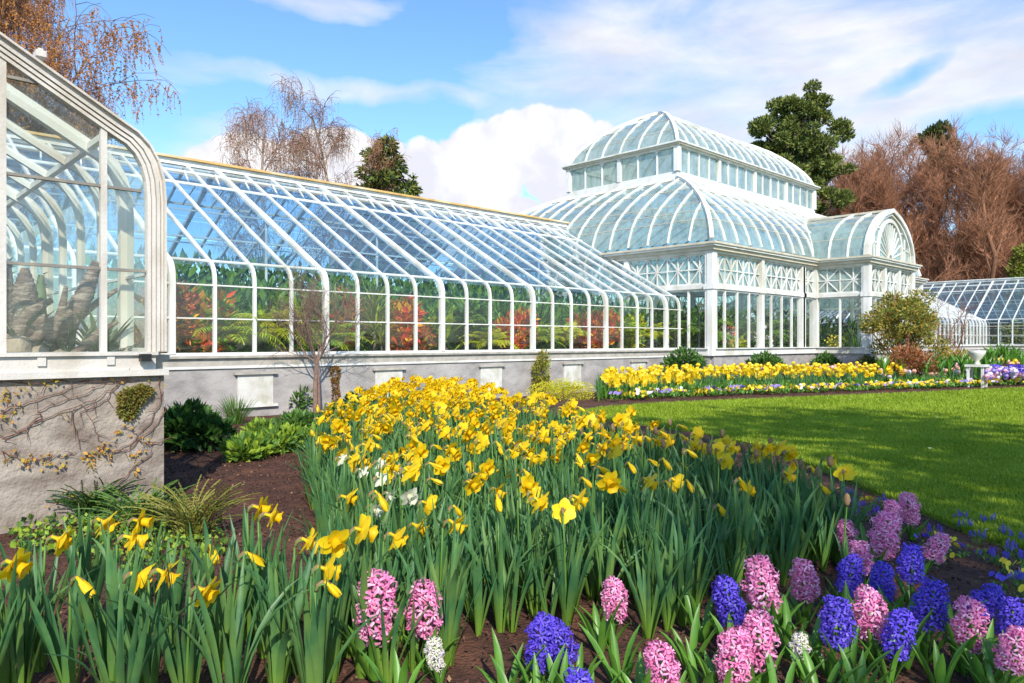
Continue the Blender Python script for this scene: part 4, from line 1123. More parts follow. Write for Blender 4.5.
croton('red orange croton near the middle of the long greenhouse',W(12.3,.5),1.35,.36,[CROR,REDL,CRORD],[.4,.3,.3],116,420,.085)
palm('palm','lime palm right of the middle croton',W(13.3,.5),.3,16,.8,117,[LIME,TROP],.17)
drac('dracaena','dark upright dracaena between two lime palms',W(14.1,.8),1.1,118,[TROP,TROPD],60)
palm('palm','second lime palm in the farther half of the greenhouse',W(15.0,.5),.4,16,.8,119,[LIME,YLEAF],.17)
croton('dense red brown croton third from the palm house end',W(16.6,.5),1.4,.55,[CRORD,REDL,CROR],[.45,.25,.3],120,620,.085)
palm('palm','lime palm two bays from the palm house',W(18.4,.5),.5,16,.85,121,[LIME,TROP],.17)
croton('yellow leaved croton in the bay before the last',W(19.4,.6),1.3,.3,[YLEAF,LIME,TROP],[.4,.3,.3],122,300,.09)
palm('palm','last lime palm against the palm house wall',W(20.5,.6),.5,16,.8,123,[LIME,YLEAF],.17)
# dense greenery standing behind them
m = MB(); r = np.random.default_rng(150); bl = []
for i in range(46):
    x = 2.6+i*.345; d = 1.7+.5*math.sin(i*1.7); h = 1.55+.45*math.sin(i*2.3)
    bl.append(((x,WY+d,.7+h*.4),(.38,.45,.45+h*.35)))
    if i%2: bl.append(((x,WY+d+2.2,1.5),(.55,.8,1.5+.3*math.sin(i)))); bl.append(((x,WY+6.8,1.7),(.6,.9,1.7)))
foliage(m,bl,42000,.095,r,[.55,.08,.37],2.6,.2,.25)
tag(obj('tropical_undergrowth', m.mesh('tropical_undergrowth',[TROP,TROPD,SHRUBG])),'dense dark tropical greenery filling the long greenhouse','foliage',kind='stuff')
m = MB(); bl = []
for i in range(30):
    bl.append(((PX0+.9+i*.56,PY0+1.9+.5*math.sin(i*1.9),.9+.3*math.sin(i)),(.5,.6,1.0+.3*math.sin(i*2.1))))
    if i < 20: bl.append(((PX0+1.0,PY0+1+i*.55,.9),(.55,.4,1.0)))
    bl.append(((PX0+.9+i*.56,PY0+4.9,1.2),(.6,.6,1.4)))
foliage(m,bl,20000,.10,r,[.45,.4,.15],2.6,.2,.25)
tag(obj('palm_house_undergrowth', m.mesh('palm_house_undergrowth',[TROP,TROPD,SHRUBG])),'dark leafy planting massed inside the palm house windows','foliage',kind='stuff')
def PH(t, d=.8): return (PX0+t, PY0+d, .4)
palm('palm','green palm behind the first palm house window',PH(.9),.7,16,1.1,131,[TROP,SHRUBG],.22)
bush('flowering_plant','pink flowering plant behind the second pane of the palm house','potted plant',PH(1.7,.5),B((0,0,1.15,.25,.25,.3),),160,.07,[PANPK,TROP,REDL],[.35,.45,.2],132,1.5,.2)
bush('foliage_plant','bright lime pot plant low in the first palm house window','potted plant',PH(2.3,.5),B((0,0,.7,.25,.25,.28),),260,.06,[LIME,YLEAF],[.6,.4],133,1.8,.4)
bush('foliage_plant','white and pink dotted plant in the second palm house window','potted plant',PH(3.9,.5),B((0,0,.9,.3,.3,.4),),260,.06,[PANPK,SHRUBG,PANW],[.2,.6,.2],134,1.6,.3)
palm('palm','green palm behind the second palm house window',PH(4.6,.9),.7,16,1.1,135,[TROP,SHRUBG],.2)
bush('flowering_plant','yellow flowering plant inside the left corner of the porch','potted plant',(QX0+.45,QY+1.2,.5),B((0,0,.75,.32,.32,.2),(.05,0,.5,.3,.3,.15)),320,.06,[PANY,LIME,SHRUBG],[.45,.25,.3],136,1.3,.3)
t = thing('grass_tuft','tall green strap leaved plant inside the porch window','plant',(QX0+.5,QY+.5,.5)); m = MB(); tuft(m,(0,0,.0),70,.95,.03,random.Random(6),(.02,.5),.5,0,.1); obj('leaves', m.mesh('porch_blades',[SHRUBG]), t)
# near house: cacti, agave, rocks
def trunkplant(name,label,pts,radii,mt,seed,rings=26,spikes=0):
    base = pts[0]; t = thing(name,label,'cactus',tuple(base)); r = random.Random(seed); m = MB(); P=[];Rr=[]
    for i in range(rings+1):
        f = i/rings*(len(pts)-1); k = min(int(f),len(pts)-2); P.append(Vector(pts[k]).lerp(Vector(pts[k+1]),f-k)); rr_ = radii[k]+(radii[k+1]-radii[k])*(f-k); Rr.append(rr_*.68*(1+.11*(i%2)+r.uniform(-.06,.06)))
    m.tube(P,Rr,12); part('body', m, mt, t, True)
    if spikes:
        m = MB()
        for i in range(spikes):
            k = r.randint(0,rings); d = Vector((r.gauss(0,1),r.gauss(0,1),r.gauss(0,1))).normalized(); m.tube([P[k]+d*Rr[k]*.9,P[k]+d*(Rr[k]+.04)],[.006,.001],4)
        part('spines', m, CACT, t)
    return t
def NP(px,py,y): p = wall_pt(px,py,y); return (p.x,p.y,p.z)
y1 = NY+.75
for i,(pts_,rd_,lb) in enumerate((
  (((30,345),(52,322),(72,312)),(.06,.05,.04),'short pale branch lying over the ringed barrel trunk'),
  (((44,352),(62,310),(66,286)),(.05,.045,.02),'slim dark stalk between barrel trunk and leaning trunk'),
  (((10,345),(30,312),(52,300)),(.07,.06,.03),'mid grey branch crossing the barrel trunk'),
  (((72,356),(102,330),(118,322)),(.05,.04,.015),'low grey spike pointing right below the leaning trunk'))):
    trunkplant('cactus',lb,[NP(a,b,NY+.6) for a,b in pts_],list(rd_),CACT,40+i,14)
trunkplant('cactus','thick leaning ringed trunk rising to the right behind the glass',[NP(38,362,y1),NP(60,335,y1),NP(84,296,y1),NP(97,262,y1)],[.13,.12,.10,.05],CACT,1,40)
trunkplant('cactus','stout ringed barrel trunk at the left behind the glass',[NP(28,362,y1+.2),NP(26,320,y1+.2),NP(25,290,y1+.2),NP(25,268,y1+.2)],[.15,.12,.12,.04],CACT,2,30)
trunkplant('cactus','low leaning cut log crossing toward the mullion',[NP(2,350,y1-.1),NP(20,332,y1-.1),NP(46,318,y1-.1)],[.10,.10,.08],CACT,3,10)
trunkplant('cactus','thin dark branch reaching right past the mullion',[NP(66,330,y1+.1),NP(100,300,y1+.1),NP(134,280,y1+.1)],[.045,.035,.008],CACT,4,12)
trunkplant('cactus','greenish upright cactus column behind the log',[NP(40,360,y1+.5),NP(40,300,y1+.5),NP(41,275,y1+.5)],[.07,.07,.03],CACTG,5,14,40)
trunkplant('cactus','grey columnar cactus at the far left of the gable glass',[NP(6,360,y1+.5),NP(6,290,y1+.5),NP(7,262,y1+.5)],[.08,.08,.04],CACT,6,16,40)
for i,(px,py,lab) in enumerate(((70,350,'dark spiky agave under the leaning trunk'),(100,345,'grey green spiky agave beside the mullion'),(12,330,'dark agave high among the cactus trunks'))):
    t = thing('agave',lab,'plant',NP(px,py,y1)); m = MB(); tuft(m,(0,0,-.1),26,.42,.04,random.Random(30+i),(.4,1.3),.1,[0,1],.03,4,.3); obj('leaves', m.mesh('agave_leaves',[CACTG,TROPD]), t)
for i,(px,py,s_) in enumerate(((14,350,.13),(36,356,.10),(55,360,.09),(130,354,.07))):
    c = NP(px,py,y1-.15); m = MB(); r_ = random.Random(60+i); pr = [(s_*.2,-s_),(s_*.9,-s_*.6),(s_,0),(s_*.8,s_*.6),(s_*.3,s_*.85)]; lathe(m,pr,c,9)
    m.v = [(x+r_.gauss(0,s_*.08),y+r_.gauss(0,s_*.08),z+r_.gauss(0,s_*.08)) for x,y,z in m.v]
    solo('rock',m,ROCK,c,['tan boulder at the left behind the gable glass','smaller tan rock under the leaning trunk','flat brown rock at the trunk foot','small rock right of the mullion'][i],'rock',smooth=True)
m = MB(); m.box((NX-9.5,NY+.35,.46),(NX-.4,NY+3.0,.98)); part('planting_bed', m, SOIL, near)
m = MB(); r = np.random.default_rng(160); bl=[((NX-1.6-.8*i,NY+3.4+.4*math.sin(i*2),1.2),(.6,.5,.6)) for i in range(7)]
foliage(m,bl,3600,.07,r,[.4,.6],2.6,.2,.3)
tag(obj('cactus_house_undergrowth', m.mesh('cactus_house_undergrowth',[TROP,CACTG])),'grey green desert planting behind the cactus trunks','foliage',kind='stuff')
# ================================================================== DAFFODILS
def petal_strip(m, root, d, s, n, L_, W_, back, mi, seg=4, cup=.15):
    """one petal: root point, direction d, width dir s, normal n"""
    V = []
    for i in range(seg+1):
        t = i/seg; w = W_*math.sin(math.pi*min(1,.14+t*.80))**.6*(1 if t < .96 else .45)
        c = root + d*(L_*t) + n*(back*t*t)
        V += [c - s*w/2 + n*(cup*w), c, c + s*w/2 + n*(cup*w)]
    Fq = []
    for i in range(seg):
        a = i*3; Fq += [(a,a+1,a+4,a+3),(a+1,a+2,a+5,a+4)]
    m.add(V, Fq, mi)
def make_flower(seed, openness=1.0, seg=4, rad=.058):
    """facing +x; returns (petals MB, trumpet MB)"""
    r = random.Random(seed); m = MB(); X = Vector((1,0,0))
    m.tube([(-.022,0,0),(-.004,0,0),(.006,0,0)],[.006,.0065,.010],6)
    for k in range(6):
        a = math.pi/3*k + (.04 if k%2 else 0)+r.uniform(-.09,.09); rd = Vector((0,math.cos(a),math.sin(a)))
        tilt = (1-openness)*1.15 + r.uniform(-.18,.16) + (.10 if k%2 else 0)
        d = (rd*math.cos(tilt)+X*math.sin(tilt)).normalized(); s = Vector((0,-math.sin(a),math.cos(a))); n = d.cross(s)
        if n.x < 0: n = -n
        s = (s + n*r.uniform(-.16,.16)).normalized()
        petal_strip(m, Vector((.004+.002*(k%2),0,0))+rd*.006, d, s, n, rad*r.uniform(.9,1.08), rad*.90, r.uniform(-.014,.004), 0, seg, .10)
    c = MB(); nn = 14; rings = [(.004,.013),(.020,.018),(.040,.020),(.053,.026),(.058,.033)]
    V = []
    for j,(x,q) in enumerate(rings):
        for k in range(nn):
            a = 2*math.pi*k/nn; fr = 1+(.13*math.sin(a*7+seed) if j == 4 else .05*math.sin(a*7+seed) if j == 3 else 0)
            V.append((x*(.55+.45*openness)+(.004*math.cos(a*5) if j==4 else 0), math.cos(a)*q*fr*(.6+.4*openness), math.sin(a)*q*fr*(.6+.4*openness)))
    Fq = [(j*nn+k,j*nn+(k+1)%nn,(j+1)*nn+(k+1)%nn,(j+1)*nn+k) for j in range(4) for k in range(nn)]
    c.add(V, Fq, 0)
    c.tube([(.005,0,0),(.03,0,0)],[.004,.003],5)
    return m, c
def make_bud(seed):
    m = MB(); r = random.Random(seed); L_ = r.uniform(.055,.075)
    P = [(-.02,0,0),(0,0,0),(L_*.3,0,0),(L_*.6,0,-.003),(L_*.88,0,-.006),(L_,0,-.008)]
    m.tube(P,[.005,.007,.0115,.0125,.008,.002],8)
    for k in range(3):
        a = k*2.1; s = Vector((0,-math.sin(a),math.cos(a))); rd = Vector((0,math.cos(a),math.sin(a)))
        petal_strip(m, Vector((.004,0,0))+rd*.008, (Vector((1,0,0))+rd*.12).normalized(), s, rd, L_*.95, .018, -.006, 0, 3)
    return m
def make_stem(seed, h, hook=.055):
    """returns MB, tip, pitch: the stem leaves the ground at the origin and hooks over toward +x"""
    r = random.Random(seed); m = MB(); lx, ly = r.uniform(-.03,.05), r.uniform(-.03,.03)
    pts = [Vector((0,0,-.02)), Vector((lx*.3,ly*.3,h*.35)), Vector((lx*.7,ly*.7,h*.7)), Vector((lx,ly,h-.03))]
    m.tube(pts,[.0052,.005,.0045,.004],6,0)
    a = 0; p = pts[-1]; hp = [p]
    for i in range(5):
        a += math.pi*.56/5*1.05; p = p+Vector((math.sin(a),0,math.cos(a)))*hook/5; hp.append(p)
    m.tube(hp,[.004,.0042,.0042,.0042,.0045,.005],6,0)
    # brown papery spathe at the bend
    q = hp[1]; m.tube([q+Vector((0,0,-.012)), q+Vector((.004,.004,.010)), hp[3]+Vector((0,.006,.006)), hp[5]+Vector((.012,.008,.002))],[.0045,.0085,.0080,.0015],6,1)
    pitch = a-math.pi/2
    return m, hp[-1], pitch
def make_leaves(seed, n=10, L_=.56, w_=.021, spread=(.02,.33)):
    m = MB(); r = random.Random(seed)
    for i in range(n):
        a = 6.28*i/n+r.uniform(-.4,.4); q = r.uniform(.005,.028)
        bend = r.random() < .16
        V, Fq = blade((q*math.cos(a),q*math.sin(a),-.01), a, r.uniform(*spread)*.75, L_*r.uniform(.62,1.05), w_*r.uniform(.75,1.15),
                      (1.1 if bend else r.uniform(-.05,.32)), 7, .22, r.uniform(-1.2,1.2))
        m.add(V, Fq, 0)
    return m
NL_, NF, NB, NS = 10, 7, 4, 6
leafM = [make_leaves(200+i, 11+i%4, .55+.02*(i%3), .028, (.02,.36)).mesh('daffodil_leaves', DLEAF, smooth=True) for i in range(NL_)]
leafLow = [make_leaves(200+i, 7) for i in range(4)]
flo = [make_flower(300+i, (.92,.82,.74,.86,.60,.98,.70)[i], 5, .060) for i in range(NF)]
floM = [a.mesh('daffodil_petals', YEL, smooth=True) for a,_ in flo]; truM = [b.mesh('daffodil_trumpet', YELD, smooth=True) for _,b in flo]
floW = [a.mesh('narcissus_petals', WPET, smooth=True) for a,_ in flo[:3]]; truW = [b.mesh('narcissus_cup', WPET, smooth=True) for _,b in flo[:3]]
budM = [make_bud(320+i).mesh('daffodil_bud', YEL, smooth=True) for i in range(NB)]
stems = [(make_stem(340+i, h)) for i,h in enumerate((.47,.50,.53,.56,.59,.44))]
stemM = [s[0].mesh('daffodil_stem', [DSTEM, SPATHE], smooth=True) for s in stems]
HEAD0 = math.atan2(RT[1]-.05*AX[1], RT[0]-.05*AX[0])      # most heads look right and toward the viewer
def daffodil(pos, label, group, nf, kind='open', seed=0, lbl_cat='daffodil', leaf=True, hsel=None, head=None, s=1.0, bits=None):
    r = random.Random(seed)
    t = thing('daffodil', label, lbl_cat, pos, group, r.uniform(0,6.28)); rz = t.rotation_euler.z; t.scale = (s,s,s)
    if leaf: obj('leaves', r.choice(leafM), t)
    for k in range(nf):
        si = hsel if (hsel is not None and k == 0) else r.randrange(NS)
        st = obj('stem', stemM[si], t); hd = (head if head is not None and k == 0 else HEAD0 + r.gauss(0,.62)) - rz
        off = Vector((r.uniform(-.035,.035), r.uniform(-.035,.035), 0)) if k or nf > 1 else Vector((0,0,0))
        st.location = off; st.rotation_euler = (0,0,hd)
        tip, pitch = stems[si][1], stems[si][2]
        kd = kind if k == 0 else ('open' if r.random() < .8 else 'bud')
        if kind == 'bud': kd = 'bud'
        if kd == 'open':
            i = r.randrange(NF); f = obj('flower', floM[i], t); tr_ = obj('trumpet', truM[i], f)
        elif kd == 'white':
            i = r.randrange(3); f = obj('flower', floW[i], t); tr_ = obj('trumpet', truW[i], f)
        else:
            f = obj('bud', r.choice(budM), t)
        Mz = Matrix.Rotation(hd,4,'Z'); loc = off + (Mz @ tip)
        f.location = loc; sc_ = r.uniform(.86,1.10)*(.8 if kd == 'white' else 1); f.scale = (sc_,sc_,sc_)
        f.rotation_euler = (Mz @ Matrix.Rotation(pitch+r.uniform(-.1,.55) + (.25 if kd == 'bud' else 0),4,'Y') @ Matrix.Rotation(r.uniform(0,6.28),4,'X')).to_euler()
    return t
# front row at left: single clumps on open soil, from the photo
front = [(4,690,.47,'open'),(70,700,.43,'bud'),(86,640,.50,'open'),(112,668,.50,'open'),(112,700,.44,'open'),(150,705,.47,'open'),(186,715,.44,'open'),(212,650,.44,'bud'),(262,655,.56,'open'),(250,640,.56,'open'),(228,668,.44,'bud'),(310,700,.48,'open'),(316,724,.47,'bud'),(330,680,.53,'open'),(346,655,.50,'open'),(40,668,.50,'open'),(132,650,.52,'open'),(290,672,.50,'open')]
front.sort()
ords = ['first','second','third','fourth','fifth','sixth','seventh','eighth','ninth','tenth','eleventh','twelfth','thirteenth','fourteenth','fifteenth','sixteenth','seventeenth','eighteenth']
for i,(px,py,h,kd) in enumerate(front):
    p = grd(px,py); si = min(range(NS), key=lambda k: abs((.47,.50,.53,.56,.59,.44)[k]-h))
    lab = '%s daffodil from the left along the front of the bed, %s' % (ords[i], 'its yellow flower open' if kd=='open' else 'still in closed yellow bud')
    daffodil(tuple(p), lab, 'daffodils along the front of the bed', 1, kd, 400+i, hsel=si)
# leaf-only clumps between them
for i,(px,py) in enumerate(((22,690),(-22,715),(170,668),(278,700),(232,725),(330,650),(120,745))):
    t = thing('daffodil','clump of tall blue green daffodil leaves without flowers at the front left','daffodil',tuple(grd(px,py)),'flowerless daffodil clumps',i*1.1); obj('leaves', leafM[i%NL_], t)
# the thick of the bed
bed_px = [(345,668),(380,690),(450,668),(470,640),(560,632),(620,610),(650,640),(700,618),(760,592),(810,575),(852,560),(846,545),(800,528),(755,514),(695,494),(622,472),(562,444),(512,429),(480,414),(450,406),(395,408),(355,432),(322,460),(308,490),(316,520),(325,580),(335,630)]
bed = gpoly(bed_px)
q = sample_poly(bed, 160, rg, .185)
Yd = q@np.array(AX); q = q[np.argsort(Yd)]
print('DAFF', len(q))
whites = [(333,458),(352,470),(372,478),(378,492),(362,505),(386,470),(371,462),(400,492)]
cnt = 0; far_pts = []
for i,p in enumerate(q):
    X = p[0]*RT[0]+p[1]*RT[1]; Y = p[0]*AX[0]+p[1]*AX[1]; px = 512+F*X/Y
    if cnt < 275:
        r = random.Random(1000+i)
        u = r.random()
        if Y < 4.0: nf = 1 if u < .68 else 0; kd = 'open' if r.random() < .60 else 'bud'
        elif Y < 5.2: nf = 1 if u < .60 else (2 if u < .92 else 0); kd = 'open' if r.random() < (.66 if px > 560 else .82) else 'bud'
        else: nf = 2 if u < .60 else (3 if u < .72 else 1); kd = 'open' if r.random() < .88 else 'bud'
        if Y < 4.0 and px > 640: kd = 'bud' if r.random() < .6 else kd
        if nf == 0:
            t = thing('daffodil','clump of tall blue green leaves without a flower in the daffodil bed','daffodil',(p[0],p[1],0),'leafy daffodil clumps in the bed',r.uniform(0,6)); obj('leaves', leafM[i%NL_], t); cnt += 1; continue
        grp = ('budding' if kd == 'bud' else 'open') + (' daffodils at the near edge' if Y < 4.6 else ' daffodils in the middle of the bed' if Y < 7 else ' daffodils toward the greenhouse')
        lab = ('daffodil with a closed yellow bud' if kd == 'bud' else 'yellow daffodil in open bloom') + (' at the near edge of the bed' if Y < 4.6 else ' in the middle of the bed' if Y < 7 else ' in the golden crowd toward the greenhouse')
        daffodil((p[0],p[1],0), lab, grp, nf, kd, 1000+i, s=r.uniform(.92,1.06)); cnt += 1
    else: far_pts.append(p)
for i,(px,py) in enumerate(whites):
    Y = F*(EYE-.5)/(py-341.5); p = ray(px,Y)
    daffodil(tuple(p),'white narcissus among the yellow daffodils at the left side of the bed','white narcissi',1,'white',3000+i,'narcissus',True,1)
# leaves between the flowering clumps
fq = sample_poly(bed, 150, np.random.default_rng(5), .12); fY = fq@np.array(AX); fq = fq[fY < 8]; m = MB()
L5 = [to_arrays(make_leaves(230+i, 8, .55, .023, (.02,.45))) for i in range(5)]; ch = rg.integers(0,5,len(fq))
for j in range(5):
    s_ = fq[ch==j]; scatter(m, L5[j], np.c_[s_,np.zeros(len(s_))], rg.uniform(0,6.28,len(s_)), rg.uniform(.75,1.02,len(s_)))
tag(obj('daffodil_leaves', m.mesh('daffodil_leaf_fill',[DLEAF],smooth=True)),'blue green daffodil leaves crowding between the flowering clumps','leaves',kind='stuff')
# the farther crowd, hundreds of heads
far_pts = np.array(far_pts); n = len(far_pts)
m = MB(); k4 = [to_arrays(x) for x in leafLow]
ch = rg.integers(0,4,n)
for j in range(4):
    s_ = far_pts[ch==j]; scatter(m, k4[j], np.c_[s_,np.zeros(len(s_))], rg.uniform(0,6.28,len(s_)), rg.uniform(.8,.98,len(s_)))
allp = np.concatenate([far_pts,far_pts]); allp = allp + rg.normal(size=allp.shape)*.08
fl = [make_flower(360+i,(.9,.7,.6)[i],2,.064) for i in range(3)]
for j in range(3):
    for which,mi in ((0,1),(1,2)):
        A = to_arrays(fl[j][which]); V,Fq,M = A
        c_,s__ = math.cos(.35),math.sin(.35); V2 = V.copy(); V2[:,0]=V[:,0]*c_+V[:,2]*s__; V2[:,2]=-V[:,0]*s__+V[:,2]*c_
        sel = allp[j::3]; rr_ = np.random.default_rng(900+j)
        pos = np.c_[sel, rr_.uniform(.44,.60,len(sel))]; scatter(m,(V2,Fq,np.zeros(len(Fq),int)),pos,HEAD0+rr_.normal(size=len(sel))*.8,rr_.uniform(.80,1.02,len(sel)),mi)
tag(obj('daffodil_crowd', m.mesh('daffodil_crowd',[DLEAF,YEL,YELD])),'dense golden crowd of daffodils at the far end of the bed by the wall','daffodils',kind='stuff')
# brown unopened buds on stalks along the lawn edge
budst = []
for i in range(4):
    r = random.Random(600+i); m = MB(); h = .40+.04*i
    m.tube([(0,0,-.02),(.01,0,h*.5),(.005*i,.01,h)],[.005,.0045,.004],5,0)
    m2 = MB(); m2.tube([(.005*i,.01,h-.004),(.005*i,.01,h+.012),(.005*i,.012,h+.035),(.005*i,.012,h+.058),(.005*i,.013,h+.068)],[.004,.015,.019,.012,.002],8)
    lv = MB()
    for k in range(4):
        V,Fq = blade((0,0,-.01),k*1.7+r.random(),.15,.30*r.uniform(.7,1.1),.022,.5,5,.25,.3); lv.add(V,Fq,0)
    budst.append((m.mesh('bud_stem',DSTEM), m2.mesh('brown_bud',SPATHE,smooth=True), lv.mesh('bud_leaves',DLEAF)))
bpx = [(575,432),(582,428),(600,430),(612,436),(625,428),(640,440),(655,434),(672,430),(682,445),(690,436),(703,448),(722,442),(730,452),(745,446),(756,458),(768,452),(785,466),(800,462),(815,478),(832,474),(846,490),(620,444),(664,448),(712,460)]
for i,(px,py) in enumerate(bpx):
    Y = F*(EYE-.47)/(py-341.5+2); t = thing('tulip','brownish unopened bud on a bare stalk beside the lawn edge','tulip',tuple(ray(px,Y)),'unopened buds along the lawn edge',i*2.0)
    a,b_,c_ = budst[i%4]; obj('stem',a,t); obj('bud',b_,t); obj('leaves',c_,t)

# ================================================================== HYACINTHS
def make_hyacinth(seed, spike=.19, rad=.058, n=62, curl=1.0, top=.33):
    n = int(n*.78)
    r = random.Random(seed); fl_ = MB(); st = MB(); lean = r.uniform(-.02,.02)
    st.tube([(0,0,-.02),(lean*.5,0,top*.5),(lean,0,top-.02)],[.010,.009,.006],7)
    for i in range(n):
        f = (i+.5)/n; z = top-spike + spike*f; a = i*2.39996+r.uniform(-.2,.2)
        w = rad*(.78+.22*math.sin(math.pi*min(1,f*1.05)))*(1 if f < .85 else 1-(f-.85)*1.6)*r.uniform(.72,1.30)
        el = -.25+f*f*1.1+r.uniform(-.2,.2)
        d = Vector((math.cos(a)*math.cos(el),math.sin(a)*math.cos(el),math.sin(el))); c = Vector((lean,0,z))+Vector((math.cos(a),math.sin(a),0))*w*.42
        tip = c+d*w*.58
        fl_.tube([c,tip],[.004,.0065],5,0,cap=False)
        u = d.cross(Vector((0,0,1))).normalized(); v = u.cross(d)
        for k in range(6):
            b = k*math.pi/3+r.random()*.3; rd = u*math.cos(b)+v*math.sin(b); s = -u*math.sin(b)+v*math.cos(b)
            L_ = .026*r.uniform(.7,1.3); ww = .0088
            p0 = tip+rd*.005; p1 = tip+rd*(.005+L_*.5)+d*r.uniform(.0,.010); p2 = tip+rd*(.005+L_*.95)-d*.004*curl; p3 = tip+rd*(.0+L_*r.uniform(.9,1.2))-d*r.uniform(.004,.022)*curl
            V = []
            for p,q_ in ((p0,.6),(p1,1),(p2,.8),(p3,.2)): V += [p-s*ww*q_/2, p+s*ww*q_/2]
            fl_.add(V,[(0,1,3,2),(2,3,5,4),(4,5,7,6)], 1 if r.random()<.35 else 0)
    lv = MB()
    for k in range(6):
        a = k*1.05+r.random()*.5
        V,Fq = blade((.018*math.cos(a),.018*math.sin(a),-.01),a,r.uniform(.18,.55),r.uniform(.17,.27),.030*r.uniform(.8,1.1),r.uniform(.1,.6),6,.35,r.uniform(-.3,.3)); lv.add(V,Fq,0)
    return fl_, st, lv
hyc = [make_hyacinth(700+i, (.19,.20,.17,.18)[i], (.058,.062,.060,.055)[i], (64,70,58,60)[i]) for i in range(4)]
hyV = {'pink':[h[0].mesh('hyacinth_florets',[PINK,PINKL]) for h in hyc],'blue':[h[0].mesh('hyacinth_florets',[PURP,PURPL]) for h in hyc],'white':[h[0].mesh('hyacinth_florets',[WPET,PANW]) for h in hyc[:1]]}
hyS = [h[1].mesh('hyacinth_stem',DSTEM,smooth=True) for h in hyc]; hyL = [h[2].mesh('hyacinth_leaves',HLEAF,smooth=True) for h in hyc]
def hyacinth(px, ytop, hpx, colr, label, tilt=0.0, z=.34):
    # the height of the spike in the photo fixes how large it is, its top how far it stands
    Y = (EYE-z)*F/(ytop-341.5); k = rnd.randrange(4) if colr != 'white' else 0
    sc_ = (hpx/F*Y)/(.232)
    sc_ = max(.78 if colr != 'white' else .5,min(1.25,sc_)); Y = (EYE-.335*sc_)*F/(ytop-341.5)
    t = thing('hyacinth',label,'hyacinth',tuple(ray(px,Y)),None,rnd.uniform(0,6.28)); t.scale=(sc_,)*3
    R_ = Matrix.Rotation(-t.rotation_euler.z,4,'Z')
    h = obj('florets',hyV[colr][k],t); s = obj('stem',hyS[k],t); obj('leaves',hyL[k],t)
    tilt += rnd.gauss(0,.10)
    if tilt:
        ax = Vector((AX[0],AX[1],0)); q_ = (Matrix.Rotation(-t.rotation_euler.z,3,'Z')@ax); M_ = Matrix.Rotation(tilt,4,q_)
        for o in (h,s): o.rotation_euler = M_.to_euler()
    return t
H = [(375,578,67,'pink','leftmost pink hyacinth, standing alone against the daffodil leaves',.12),
 (427,585,60,'pink','second pink hyacinth from the left, beside a fading pale one',0),
 (611,581,45,'pink','pink hyacinth right behind the leaning violet one at the front middle',0),
 (538,620,56,'blue','leftmost violet blue hyacinth, upright at the front',0),
 (578,618,48,'blue','violet blue hyacinth leaning left of the small pink one',-.45),
 (588,672,40,'blue','violet blue hyacinth cut by the bottom edge, below the leaning one',0),
 (670,644,55,'pink','pink hyacinth at the bottom edge left of the close pair',0),
 (727,633,60,'pink','left one of the close pair of pink hyacinths at the bottom',0),
 (765,614,62,'pink','right one of the close pair of pink hyacinths at the bottom',0),
 (774,560,58,'pink','pink hyacinth in the second row, left of its pink twin',0),
 (803,562,48,'pink','pink twin right beside the second row pink hyacinth',.1),
 (741,578,52,'blue','violet hyacinth left of the second row pink pair',-.15),
 (842,557,45,'blue','plump violet hyacinth just right of the second row pink pair',.1),
 (831,600,58,'blue','tall violet hyacinth standing before the plump violet one',0),
 (872,590,56,'pink','curly pink hyacinth between two tall violet ones',0),
 (880,565,34,'blue','short violet hyacinth behind the curly pink one',0),
 (912,548,44,'blue','violet hyacinth just under the leaning pink one',0),
 (926,584,56,'blue','large violet hyacinth right of the curly pink one',.1),
 (952,570,26,'blue','small violet hyacinth leaning right over the soil',.8),
 (966,602,54,'pink','big pink hyacinth at the right, partly before the large violet one',.15),
 (997,627,38,'pink','squat pink hyacinth lowest at the right edge',.2),
 (1004,600,32,'blue','violet hyacinth at the right edge above the squat pink one',.3),
 (861,543,32,'pink','short pink hyacinth at the left front of the upper pink cluster',0),
 (850,521,34,'pink','pink hyacinth at the far left of the upper pink cluster',-.2),
 (875,514,44,'pink','tallest pink hyacinth in the middle of the upper pink cluster',0),
 (893,503,30,'pink','pink hyacinth behind the middle of the upper cluster',0),
 (912,494,34,'pink','farthest pink hyacinth, topmost of the upper cluster',0),
 (920,530,28,'pink','pink hyacinth leaning right at the edge of the upper cluster',.5),
 (440,640,26,'white','small fading white pink hyacinth beside the second pink one',0),
 (802,636,22,'white','small white hyacinth between pink and tall violet hyacinths',0),
 (889,612,30,'blue','violet hyacinth half hidden behind the curly pink one',0)]
for px,yt,hp,c_,lab,ti in H: hyacinth(px,yt,hp,c_,lab,ti)
# fresh leaf tufts of hyacinths between the spikes
for i,(px,py) in enumerate(((505,705),(560,712),(640,716),(700,708),(690,672),(752,700),(820,705),(850,690),(905,668),(940,690),(880,650),(620,690),(400,712),(790,660),(835,560),(870,562),(700,640),(735,628),(770,640),(895,640),(540,720),(585,730),(650,735),(720,715),(780,718),(860,712),(925,645),(960,670),(985,690),(810,668),(735,665),(850,640),(600,650),(520,735),(1010,690))):
    t = thing('hyacinth','flowerless tuft of broad green leaves among the hyacinths','hyacinth',tuple(grd(px,py)),'flowerless leaf tufts among the hyacinths',i*1.3); obj('leaves',hyL[i%4],t)
